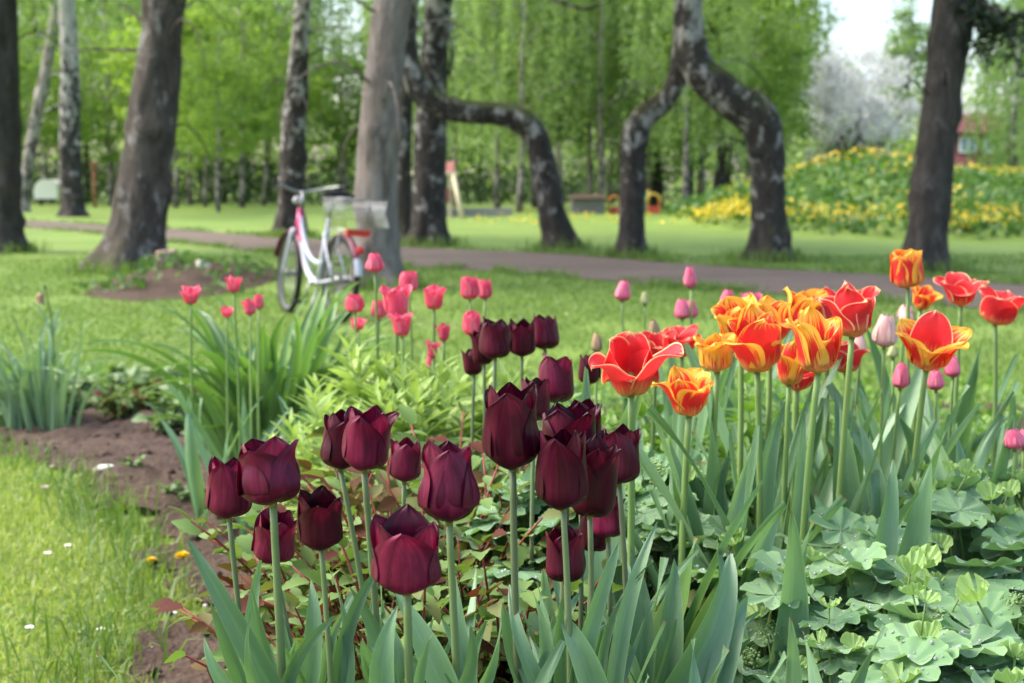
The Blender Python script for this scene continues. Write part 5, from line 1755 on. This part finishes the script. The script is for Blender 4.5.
# --- pink tulips and buds
PNK = [
    (622, 301, 16, 21, 3.2, 'bud', 'pink', 'lone pink bud over the lawn, farthest from the bright clump'),
    (691, 288, 14, 22, 3.0, 'bud', 'pink', 'highest pink bud, against the gravel path'),
    (682, 319, 16, 21, 3.0, 'bud', 'pink', 'rounder of two touching pink tulips below the highest bud'),
    (692, 318, 14, 19, 3.1, 'bud', 'pink', 'slimmer of two touching pink tulips below the highest bud'),
    (727, 307, 15, 18, 3.1, 'bud', 'pink', 'pink bud between the touching pair and the bright clump'),
    (752, 309, 22, 17, 3.1, 'cup', 'pink', 'broad pink tulip half hidden behind the bright clump'),
    (884, 347, 25, 34, 2.1, 'bud', 'pale', 'large pale striped pink bud beside the bright clump'),
    (900, 388, 18, 27, 2.0, 'bud', 'pink', 'dull pink bud under the saucer shaped red tulip'),
    (936, 390, 17, 21, 2.1, 'bud', 'pink', 'bright pink bud under the saucer shaped red tulip'),
    (953, 377, 18, 23, 2.2, 'bud', 'pink', 'pink bud just outside the saucer shaped red tulip'),
    (905, 324, 20, 20, 2.5, 'bud', 'pale', 'pale pink tulip tucked behind the saucer shaped red one'),
    (1015, 449, 20, 22, 1.9, 'bud', 'pink', 'low pink bud alone above the round pleated leaves'),
    (1024, 448, 18, 20, 1.95, 'bud', 'pink', 'low pink bud cut off by the photo edge'),
    (645, 305, 9, 14, 3.2, 'bud', 'green', 'unopened greenish bud next to the lone pink one'),
    (655, 336, 12, 18, 2.6, 'bud', 'withered', 'brown withered tulip head under the greenish bud'),
    (597, 352, 12, 20, 2.4, 'bud', 'withered', 'tan withered tulip head behind the flared red one'),
    (860, 355, 14, 26, 2.3, 'bud', 'pale', 'pale fading bud between the bright clump and the striped bud'),
    (893, 358, 12, 14, 2.4, 'bud', 'green', 'greenish young bud below the striped bud'),
]
for px, py, w, h, d, st, mt, lb in PNK:
    tulip(px, py, w, h, d, st, 'p_' + mt, lb, GK, 0, leaves=3, detail=d < 2.6, leafh=.44, leafw=1.15, tilt=(random.Random(px).uniform(-.12, .12), random.Random(px + 5).uniform(-.15, .15)))

# ------------------------------------------------------------------ strap-leaved clumps
M['strap'] = leaf_mat('strap', [(0.07, 0.15, 0.045), (0.10, 0.20, 0.058), (0.14, 0.26, 0.075)], .3, rough=.4, spec=.45, per='object', veins=.3, nscale=5)
M['blue_strap'] = leaf_mat('blue_strap', [(0.12, 0.21, 0.12), (0.155, 0.26, 0.15), (0.20, 0.31, 0.18)], .25, rough=.45, per='object', veins=.3, nscale=5)


def strap_clump(name, label, cat, centre, n, L, w, spread, mat, seed, arch=.5, stem_bend=True, group=None):
    rg = random.Random(seed)
    T = thing(name, label, cat, centre, 0, group)
    for k in range(n):
        a = rg.uniform(0, 6.28)
        q = spread * rg.uniform(.0, .5)
        Lk = L * rg.uniform(.55, 1.05)
        el = rg.uniform(.15, arch)
        b0 = np.array([math.cos(a) * q, math.sin(a) * q, -.01])
        out = np.array([math.cos(a + rg.uniform(-.5, .5)), math.sin(a + rg.uniform(-.5, .5)), 0])
        tip = b0 + out * Lk * math.sin(el) * 1.1 + np.array([0, 0, Lk * math.cos(el) * (1 - .5 * el)])
        mid = b0 + out * Lk * .25 * math.sin(el) + np.array([0, 0, Lk * .68])
        c = mid - (b0 * .45 + tip * .55)
        v, f, uv = leaf_ribbon(b0, tip, w * rg.uniform(.7, 1.15), 1.0, c if np.linalg.norm(c) > .02 else np.array([0, 0, .03]), .7, .008, nv=17, nu=5, seed=rg.random(), shape=.45, twist=rg.uniform(-.35, .35))
        obj('leaf', make_mesh('leaf', v, f, M[mat], uv), T)
    return T


def gpt(px, d):
    x = (px - 512) / FPX * d
    return np.array([x, d, float(G(x, d))])


strap_clump('daylily', 'large clump of arching strap leaves left of the lime green plant', 'plant', gpt(266, 3.75), 98, .66, .058, .27, 'strap', 1, .6)
strap_clump('daylily', 'smaller clump of strap leaves tucked behind the large arching clump, under the bicycle', 'plant', gpt(316, 3.95), 34, .44, .046, .2, 'strap', 2, .6)
DF = strap_clump('daffodil', 'bluish green daffodil clump with one faded drooping flower head', 'plant', gpt(38, 5.3), 56, .56, .026, .32, 'blue_strap', 3, .62)
strap_clump('daffodil', 'daffodil leaves half cut off by the photo edge', 'plant', gpt(-8, 5.3), 20, .50, .02, .22, 'blue_strap', 4, .8)
b = np.array(DF.location)
e = P(46, 290, 5.1) - b
h_ = P(40, 293, 5.08) - b
mb = MB(); mb.tube(spline([(.0, 0, 0), (e[0] * .6, -.03, e[2] * .6), e, (e + h_) / 2 + np.array([0, 0, .012]), h_], 24), .0035, 7); obj('flower_stem', mb.mesh('flower_stem', M['tulip_stem']), DF)
rg = random.Random(8)
mb = MB()
for k in range(6):
    v, f, uv = petal_pts(rg, .25, .05, .012, .02, ruf=.06, nu=5, nv=8)
    a = k * 1.05
    v2 = np.stack([v[:, 0] * math.cos(a) - v[:, 1] * math.sin(a), v[:, 0] * math.sin(a) + v[:, 1] * math.cos(a), -v[:, 2]], 1) + h_
    mb.add(v2, f, uv)
obj('flower_head', mb.mesh('flower_head', M['p_withered']), DF)
strap_clump('leafy_tuft', 'tuft of narrow green leaves at the foot of the large strap leaf clump', 'plant', gpt(238, 4.2), 18, .24, .02, .12, 'blue_strap', 6, .9)


# ------------------------------------------------------------------ small-leaved plants
def leaflet(L, w, teeth=0, fold=.25, n=9, droop=.12):
    """flat pointed leaf along +x, base at the origin"""
    V, UV = [], []
    for i in range(n):
        t = i / (n - 1)
        ww = w * .5 * math.sin(math.pi * (t ** .8 * .94 + .04)) ** .9
        if teeth and 0 < i < n - 1:
            ww *= 1.10 if i % 2 else .92
        z = -droop * L * t * t
        V += [(t * L, ww, z + fold * ww), (t * L, 0, z), (t * L, -ww, z + fold * ww)]
        UV += [(1, t), (.5, t), (0, t)]
    F = []
    for i in range(n - 1):
        a = i * 3
        F += [(a, a + 1, a + 4, a + 3), (a + 1, a + 2, a + 5, a + 4)]
    return np.array(V), F, np.array(UV)


def place(v, az, el, roll, at, s=1.0):
    R = Matrix.Rotation(az, 3, 'Z') @ Matrix.Rotation(-el, 3, 'Y') @ Matrix.Rotation(roll, 3, 'X')
    return (v * s) @ np.array(R).T + np.asarray(at)


M['lime'] = leaf_mat('lime', [(0.22, 0.33, 0.085), (0.30, 0.42, 0.115), (0.38, 0.50, 0.155)], .35, rough=.6, nscale=10, tint=(1.15, 1.2, .7))
M['lime_stem'] = leaf_mat('lime_stem', [(0.2, 0.3, 0.06), (0.26, 0.35, 0.08)], .1, per='object')
M['green_herb'] = leaf_mat('green_herb', [(0.10, 0.20, 0.04), (0.15, 0.27, 0.055), (0.2, 0.34, 0.07)], .35, rough=.5, nscale=10)
M['bronze'] = leaf_mat('bronze', [(0.09, 0.025, 0.016), (0.12, 0.075, 0.028), (0.11, 0.16, 0.045), (0.15, 0.24, 0.07), (0.16, 0.25, 0.08), (0.19, 0.27, 0.10), (0.12, 0.05, 0.024)], .3, rough=.7, spec=.15, nscale=14)
M['red_stem'] = leaf_mat('red_stem', [(0.20, 0.03, 0.025), (0.28, 0.06, 0.04)], .1, per='object')
M['grey_herb'] = leaf_mat('grey_herb', [(0.12, 0.19, 0.07), (0.17, 0.25, 0.10), (0.2, 0.29, 0.13)], .3, rough=.55, nscale=10)


def shoot_mesh(seed, H, leafL, leafW, pairs, mats, lo=.25, el0=.35, el1=.9, teeth=0, lean=.15, whorl=2):
    rg = random.Random(seed)
    mb = MB()
    lx, ly = rg.uniform(-lean, lean) * H, rg.uniform(-lean, lean) * H
    st = bezier(np.zeros(3), np.array([0, 0, H * .6]), np.array([lx, ly, H]), 10)
    mb.tube(st, np.linspace(.0028, .0012, 10), 6, 1)
    for k in range(pairs):
        t = lo + (1 - lo) * k / (pairs - 1)
        p = st[min(9, int(t * 9))] * (1 - (t * 9) % 1) + st[min(9, int(t * 9) + 1)] * ((t * 9) % 1)
        sc = (.55 + .6 * math.sin(math.pi * min(1, t * .9 + .05))) * rg.uniform(.85, 1.1) * (1 if t < .9 else .7)
        for q in range(whorl):
            a = k * 1.57 + q * 6.283 / whorl + rg.uniform(-.3, .3)
            v, f, uv = leaflet(leafL * sc, leafW * sc, teeth, .3, 9, rg.uniform(.05, .35))
            mb.add(place(v, a, el0 + (el1 - el0) * t * t + rg.uniform(-.2, .2), rg.uniform(-.3, .3), p), f, uv)
    return mb.mesh('shoot', mats)


def shoots(name, label, centre, n, spread, protos, seed, group=None, zs=(.75, 1.1)):
    rg = random.Random(seed)
    T = thing(name, label, 'plant', centre, 0, group)
    for k in range(n):
        a, q = rg.uniform(0, 6.28), math.sqrt(rg.uniform(0, 1))
        x, y = math.cos(a) * q * spread[0], math.sin(a) * q * spread[1]
        o = obj('shoot', protos[k % len(protos)], T, (x, y, float(G(centre[0] + x, centre[1] + y)) - centre[2] - .005), (rg.gauss(0, .12) - .25 * y, rg.gauss(0, .12) + .2 * x, rg.uniform(0, 6.28)), rg.uniform(*zs) * (1 - .25 * q * q))
    return T


limeP = [shoot_mesh(200 + i, .44, .105, .021, 15, [M['lime'], M['lime_stem']], .15, .3, 1.0, whorl=3) for i in range(4)]
shoots('lime_green_plant', 'bright lime green bushy plant with lance shaped leaves behind the dark tulips', gpt(392, 2.75), 84, (.19, .26), limeP, 1)
shoots('lime_green_plant', 'lower lime green shoots at the side of the bright bushy one, near the strap leaves', gpt(345, 2.9), 16, (.10, .16), limeP, 2, zs=(.55, .8))
greenP = [shoot_mesh(210 + i, .36, .062, .034, 11, [M['green_herb'], M['lime_stem']], .2, .2, .8) for i in range(4)]
shoots('leafy_perennial', 'mid green plant with small oval leaves beneath the flared red tulip', gpt(655, 2.5), 46, (.20, .26), greenP, 3, zs=(.8, 1.15))
shoots('leafy_perennial', 'green oval leaved plant behind the stems of the bright clump', gpt(760, 2.7), 44, (.28, .3), greenP, 4, zs=(.8, 1.15))
shoots('leafy_perennial', 'green leafy plant filling the gap behind the outermost red tulip stems', gpt(930, 2.9), 34, (.32, .3), greenP, 5, zs=(.6, .9))
shoots('leafy_perennial', 'low green plant between the lime plant and the tallest dark tulip', gpt(485, 2.7), 30, (.15, .28), greenP, 6, zs=(.55, .85))


def compound_mesh(seed, H, mats, lL=.027, lW=.0165):
    """young shoot with divided leaves on reddish stalks"""
    rg = random.Random(seed)
    mb = MB()
    for s in range(rg.randint(6, 8)):
        az, el = rg.uniform(0, 6.28), rg.uniform(.95, 1.45)
        L = H * rg.uniform(.75, 1.1)
        d = np.array([math.cos(az) * math.cos(el), math.sin(az) * math.cos(el), math.sin(el)])
        st = bezier(np.zeros(3), d * L * .6 + np.array([0, 0, .02]), d * L + np.array([math.cos(az), math.sin(az), -.3]) * L * .14, 9)
        mb.tube(st, np.linspace(.0025, .001, 9), 5, 1)
        for j in (2, 3, 4, 5, 6, 7, 8):
            for sg in ((-1, 1) if j < 8 else (0,)):
                sc = rg.uniform(.75, 1.15) * (1.1 if j == 8 else 1 - .05 * abs(j - 5))
                v, f, uv = leaflet(lL * sc, lW * sc, 1, .35, 11, rg.uniform(.1, .4))
                mb.add(place(v, az + sg * rg.uniform(.8, 1.2), rg.uniform(-.3, .9), rg.uniform(-.9, .9), st[j]), f, uv)
    return mb.mesh('shoot', mats)


brP = [compound_mesh(220 + i, .27, [M['bronze'], M['red_stem']]) for i in range(6)]
for i, (px, d, n, sp, z, lb) in enumerate([
        (374, 1.95, 40, (.11, .24), (1.05, 1.5), 'bronze tinted plant with toothed leaflets behind the open rimmed dark tulip'),
        (430, 1.85, 46, (.13, .27), (1.15, 1.65), 'reddish green plant with toothed leaflets behind the lowest cupped tulip'),
        (500, 1.75, 34, (.11, .24), (.95, 1.35), 'bronze leaved plant with dark red stalks between the tallest tulip stems'),
        (450, 2.3, 40, (.22, .25), (1.1, 1.5), 'green and bronze foliage behind the crimson purple tulip'),
        (560, 2.3, 30, (.18, .25), (1.0, 1.3), 'pale bronze foliage hidden behind the dense dark cluster'),
        (318, 2.15, 9, (.09, .12), (.55, .85), 'small reddish shoots on the soil below the narrow outer tulip')]):
    shoots('bronze_plant', lb, gpt(px + (14 if i < 1 else 0), d), n, sp, brP, 20 + i, None, z)
grP = [compound_mesh(230 + i, .15, [M['grey_herb'], M['lime_stem']], .05, .034) for i in range(4)] 
brS = [compound_mesh(235 + i, .16, [M['bronze'], M['red_stem']], .04, .026) for i in range(3)]
for i, (px, d, n, sp, pr, z, lb) in enumerate([
        (105, 6.1, 8, (.2, .12), grP, (.8, 1.2), 'low grey green plant with broad leaflets beside the daffodil clump'),
        (150, 6.5, 10, (.28, .16), grP, (.9, 1.4), 'taller leafy plant at the lawn border behind the daffodils'),
        (112, 5.7, 6, (.12, .08), brS, (.7, 1.0), 'red flecked seedling plant in front of the grey green one'),
        (175, 6.1, 8, (.2, .1), brS, (.8, 1.1), 'reddish leaved plant at the far edge of the bare soil'),
        (196, 4.9, 1, (.03, .03), grP, (.45, .6), 'small green seedling plant in the middle of the bare soil'),
        (226, 4.7, 2, (.05, .04), grP, (.45, .6), 'seedling plant near the foot of the strap leaves'),
        (30, 5.6, 16, (.35, .2), grP, (.9, 1.4), 'leafy weeds behind the daffodil clump at the photo edge'),
        (172, 3.6, 1, (.02, .02), grP, (.4, .6), 'little weed at the tip of the grass edge, on bare soil'),
        (132, 4.1, 1, (.02, .02), grP, (.35, .5), 'little weed on the soil nearest the pale grey stone'),
        (210, 5.2, 12, (.2, .2), grP, (.9, 1.3), 'grey green weeds behind the large strap leaf clump'),
        (232, 3.3, 1, (.03, .03), brS, (.6, .9), 'tiny reddish weed in the soil left of the dark tulips')]):
    shoots('small_plant', lb, gpt(px, d), n, sp, pr, 40 + i, None, z)

# ------------------------------------------------------------------ lady's mantle: round pleated leaves with drops
def mantle_mat(name, a, b):
    t = NT(name)
    uv = t.coords('UV')
    sep = t.n('SeparateXYZ', {0: uv})
    ang, rad = sep.outputs[0], sep.outputs[1]
    r = t.n('ObjectInfo').outputs['Random']
    tri = t.math('ABSOLUTE', t.math('SUBTRACT', t.math('FRACT', t.math('MULTIPLY', ang, 9.0)), .5))
    vein = t.math('MULTIPLY_ADD', tri, -26.0, 1.0, clamp=True)
    nz = t.noise(t.coords(), 40, 4)
    col = t.mix(r, a, b)
    col = t.mix(t.math('MULTIPLY', nz, .5), col, t.mix(1.0, col, (.7, .8, .65), 'MULTIPLY'))
    col = t.mix(t.math('MULTIPLY', vein, .45), col, t.mix(1.0, col, (1.7, 1.5, 1.2), 'MULTIPLY'))
    edge = t.math('MULTIPLY_ADD', rad, 9.0, -8.1, clamp=True)
    col = t.mix(t.math('MULTIPLY', edge, .35), col, t.mix(1.0, col, (1.5, 1.4, 1.0), 'MULTIPLY'))
    tc = t.mix(1.0, col, (1.2, 1.3, .6), 'MULTIPLY')
    return t.pbr(col, .75, .15, bump=t.math('ADD', nz, t.math('MULTIPLY', vein, .6)), bstr=.35, bdist=.0015, sheen=.25, trans=tc, tfac=.28)


M['mantle'] = mantle_mat('mantle', (0.125, 0.245, 0.115), (0.225, 0.365, 0.185))
M['mantle_young'] = mantle_mat('mantle_young', (0.24, 0.37, 0.13), (0.32, 0.45, 0.17))
t_ = NT('water_drop')
M['drop'] = t_.pbr((0.9, 0.95, 0.95), .03, .8)
t_.m.node_tree.nodes['Principled BSDF'].inputs['Transmission Weight'].default_value = .75
t_.m.node_tree.nodes['Principled BSDF'].inputs['IOR'].default_value = 1.33


def mantle_leaf(seed, R, cup, pleat, young=False, stalk=.26, drops=10):
    rg = random.Random(seed)
    NR, NA = 11, 180
    V, UV, F = [], [], []
    gap = rg.uniform(.25, .5)
    wv = rg.uniform(0, 6.28)
    hts = []
    for i in range(NR):
        q = (i / (NR - 1)) ** .85
        for k in range(NA + 1):
            t = k / NA
            th = -math.pi + gap / 2 + t * (2 * math.pi - gap)
            lob = abs(math.sin(math.pi * (t * 9)))
            rim = .83 + .17 * lob ** .7 + .012 * math.sin(t * 9 * 2 * math.pi * 3.5)
            r = R * q * (1 + (rim - 1) * q ** 3)
            z = pleat * R * q * (math.cos(2 * math.pi * t * 9)) * .5 + cup * R * q ** 1.7 * (1 + .25 * math.sin(th * 2 + wv)) + .04 * R * q ** 3 * math.sin(th * 3 + wv * 2)
            V.append((r * math.cos(th), r * math.sin(th), z))
            UV.append((t, q))
    for i in range(NR - 1):
        for k in range(NA):
            a = i * (NA + 1) + k
            F.append((a, a + NA + 1, a + NA + 2, a + 1))
    mb = MB()
    V = np.array(V)
    mb.add(V, F, UV)
    mb.tube(bezier(np.array([0, 0, .001]), np.array([-.02, 0, -stalk * .5]), np.array([rg.uniform(-.05, .0), rg.uniform(-.04, .04), -stalk]), 8), np.linspace(.0016, .0022, 8), 6, 1)
    for k in range(drops):
        i = rg.randint(3, NR - 1)
        j = rg.randint(2, NA - 2)
        c = V[i * (NA + 1) + j]
        s = rg.choice((.0009, .0011, .0014, .0018))
        v = [tuple(c + np.array([s * math.cos(a) * rr, s * math.sin(a) * rr, zz * s])) for rr, zz in ((1, 0), (.85, .6), (.4, 1.0)) for a in np.linspace(0, 5.236, 6)]
        mb.add(v, [(q * 6 + m, q * 6 + (m + 1) % 6, q * 6 + 6 + (m + 1) % 6, q * 6 + 6 + m) for q in range(2) for m in range(6)] + [tuple(range(12, 18))], None, 2)
    return mb.mesh('leaf', [M['mantle_young' if young else 'mantle'], M['stalk'], M['drop']])


mlP = [mantle_leaf(300 + i, .038, c, p, False, drops=16) for i, (c, p) in enumerate(((.06, .12), (.14, .13), (-.04, .11), (.10, .14), (-.08, .12), (.2, .14)))]
myP = [mantle_leaf(320 + i, .022, c, p, True, drops=4) for i, (c, p) in enumerate(((.8, .22), (1.1, .25), (.6, .22)))]


def bud_mesh(seed):
    """loose head of tiny yellow green flower buds"""
    rng = np.random.default_rng(seed)
    n = 130
    p = rng.normal(size=(n, 3)) * np.array([.007, .007, .005])
    oc_ = oc * .0016
    V = (oc_[None] * rng.uniform(.6, 1.4, (n, 1, 1)) + p[:, None]).reshape(-1, 3)
    F = (of[None] + np.arange(n)[:, None, None] * 6).reshape(-1, 3)
    mb = MB()
    mb.add(V, F)
    mb.tube([(0, 0, 0), (.01, 0, -.12), (0, 0, -.25)], .0014, 5, 1)
    return mb.mesh('flower_buds', [M['mantle_young'], M['stalk']])


budP = [bud_mesh(330 + i) for i in range(3)]


def mantle(label, px0, px1, d0, d1, ztop, n, ny, nb, seed, xy=None):
    rg = random.Random(seed)
    pm, dm = (px0 + px1) / 2, (d0 + d1) / 2
    c = gpt(pm, dm)
    T = thing("ladys_mantle", label, 'plant', c)
    for k in range(n + ny + nb):
        d = rg.uniform(d0, d1)
        px = rg.uniform(px0, px1)
        x = (px - 512) / FPX * d
        e = max(abs(px - pm) / ((px1 - px0) / 2), abs(d - dm) / ((d1 - d0) / 2))
        z = ztop - .10 * e ** 2.5 + rg.gauss(0, .018)
        young = n <= k < n + ny
        bud = k >= n + ny
        if not young and not bud and rg.random() < .35:
            z -= rg.uniform(.03, .13)
        me = rg.choice(budP if bud else (myP if young else mlP))
        loc = np.array([x, d, z + (.018 if young else .03 if bud else 0)]) - c
        dx, dy = (px - pm) / ((px1 - px0) / 2), (d - dm) / ((d1 - d0) / 2)
        rx, ry = .22 * dy + rg.gauss(.30, .15), .28 * dx + rg.gauss(0, .17)
        o = obj('flower_buds' if bud else 'leaf', me, T, loc, (rx, ry, rg.uniform(0, 6.28)), rg.uniform(.5, .85) if young else rg.uniform(.85, 1.4))
    return T


mantle('round pleated lady\'s mantle plant at the nearest corner, leaves dotted with drops', 850, 1060, 1.28, 1.62, .55, 92, 20, 2, 1)
mantle('pale pleated leafy plant just below the low pink bud', 880, 1070, 1.62, 2.05, .58, 88, 18, 2, 2)
mantle('pleated round leaved plant under the bright clump, beside the dark hollow', 745, 880, 1.45, 1.80, .54, 90, 18, 2, 3)
mantle('pleated round leaved plant filling the bed between the nearest corner and the bright clump', 800, 960, 1.40, 1.85, .57, 76, 16, 2, 7)
mantle('round leaved plant in the middle of the bed behind the paired stems', 590, 720, 1.75, 2.15, .60, 84, 10, 1, 4)
mantle('pale round leaved plant behind the tallest dark tulip stems', 475, 600, 1.75, 2.15, .58, 80, 10, 1, 5)
mantle('small round leaved shoot rising beside the tulip leaves, yellowish at its top', 715, 752, 1.62, 1.75, .575, 7, 5, 1, 6)

# ------------------------------------------------------------------ flowerless tulip leaves that fill the bed
TL = [
    # px/py of foot, px/py of tip, width px, depth, bow
    [(712, 520, 690, 420, 34, 1.75, .02), (730, 520, 742, 432, 28, 1.75, .01), (745, 560, 768, 505, 44, 1.62, .02)],
    [(790, 530, 768, 395, 30, 1.8, .02), (800, 545, 792, 410, 30, 1.75, .02), (830, 520, 842, 400, 34, 1.85, .02)],
    [(858, 510, 905, 455, 34, 1.6, .02), (880, 510, 918, 458, 36, 1.62, .02), (850, 480, 838, 380, 26, 1.9, .02)],
    [(905, 480, 868, 400, 30, 1.9, .02), (950, 490, 925, 405, 34, 1.85, .02), (960, 480, 1010, 425, 26, 1.9, .02)],
    [(985, 470, 960, 420, 32, 2.1, .02), (1000, 460, 1010, 395, 26, 2.2, .02), (930, 450, 950, 385, 22, 2.2, .02)],
    [(770, 600, 800, 520, 46, 1.5, .03), (745, 600, 735, 535, 40, 1.5, .02), (760, 700, 800, 625, 40, 1.2, .04)],
    [(800, 720, 815, 630, 36, 1.2, .03), (840, 720, 892, 622, 34, 1.2, -.04), (700, 700, 770, 655, 30, 1.2, .02), (735, 720, 700, 640, 40, 1.22, .03)],
    [(620, 520, 610, 420, 24, 2.0, .02), (650, 520, 672, 415, 26, 2.0, .02), (675, 520, 665, 440, 24, 2.0, .02)],
]
LB = ['flowerless tulip leaves below the low open red tulip', 'upright tulip leaves without a flower between the bright clump stems', 'short broad tulip leaves bordering the pleated plant',
      'grey green tulip leaves under the saucer shaped red tulip', 'tulip leaves near the low pink bud', 'broad dark tulip leaves beside the dark hollow', 'crumpled wavy tulip leaves at the lower edge of the photo', 'slim tulip leaves behind the dark cluster']
for leaves_, lb in zip(TL, LB):
    d0 = np.mean([q[5] for q in leaves_])
    c = gpt(np.mean([q[0] for q in leaves_]), d0)
    T = thing('tulip_leaves', lb, 'plant', c)
    T.name = 'tulip_plant'
    for (a, b_, e, f_, w, d, sag) in leaves_:
        p0 = P(a, b_, d)
        p1 = P(e, f_, d + .03)
        g_ = np.array([p0[0] - (p1[0] - p0[0]) * .2, p0[1], max(float(G(p0[0], p0[1])), p0[2] - .22)])
        v, f, uv = leaf_ribbon(g_ - c, p1 - c, w * d / FPX * 1.1, sag - .03, np.array([.25, -1, .35]), .55, .03, seed=e, twist=random.Random(e).uniform(-.9, .9))
        obj('leaf', make_mesh('leaf', v, f, M['tulip_leaf'], uv), T)

# thin weeds and grass blades growing through the bed
rng = np.random.default_rng(400)
n = 900
d = rng.uniform(1.7, 5.2, n)
x = (rng.uniform(330, 1060, n) - 512) / FPX * d
k = inside(BED, x, d)
x, d = x[k], d[k]
pos = np.stack([x, d, G(x, d)], 1)
V, F = blades(rng, pos, rng.uniform(.06, .2, len(x)), rng.uniform(.003, .006, len(x)), .6)
tag(obj('bed_grass', make_mesh('bed_grass', V, F, M['grass_lush'])), 'grass blades growing through the flower bed', kind='stuff')
pos = []
for k in range(260):
    d = rng.uniform(2.6, 6.6)
    px = rng.uniform(380, 1080) if rng.uniform() < .6 else rng.uniform(-30, 330)
    if px < 330:
        d = rng.uniform(6.2, 6.9)
    x = (px - 512) / FPX * d
    q = np.stack([x + rng.normal(0, .07, 22), d + rng.normal(0, .07, 22)], 1)
    pos.append(np.column_stack([q, G(q[:, 0], q[:, 1]) + rng.uniform(.01, .13, 22)]))
pos = np.concatenate(pos)
V, F = cards(rng, pos, rng.uniform(.025, .06, len(pos)), -.3, .6)
tag(obj('bed_foliage', make_mesh('bed_foliage', V, F, M['green_herb'])), 'low mixed greenery covering the rear of the bed', kind='stuff')
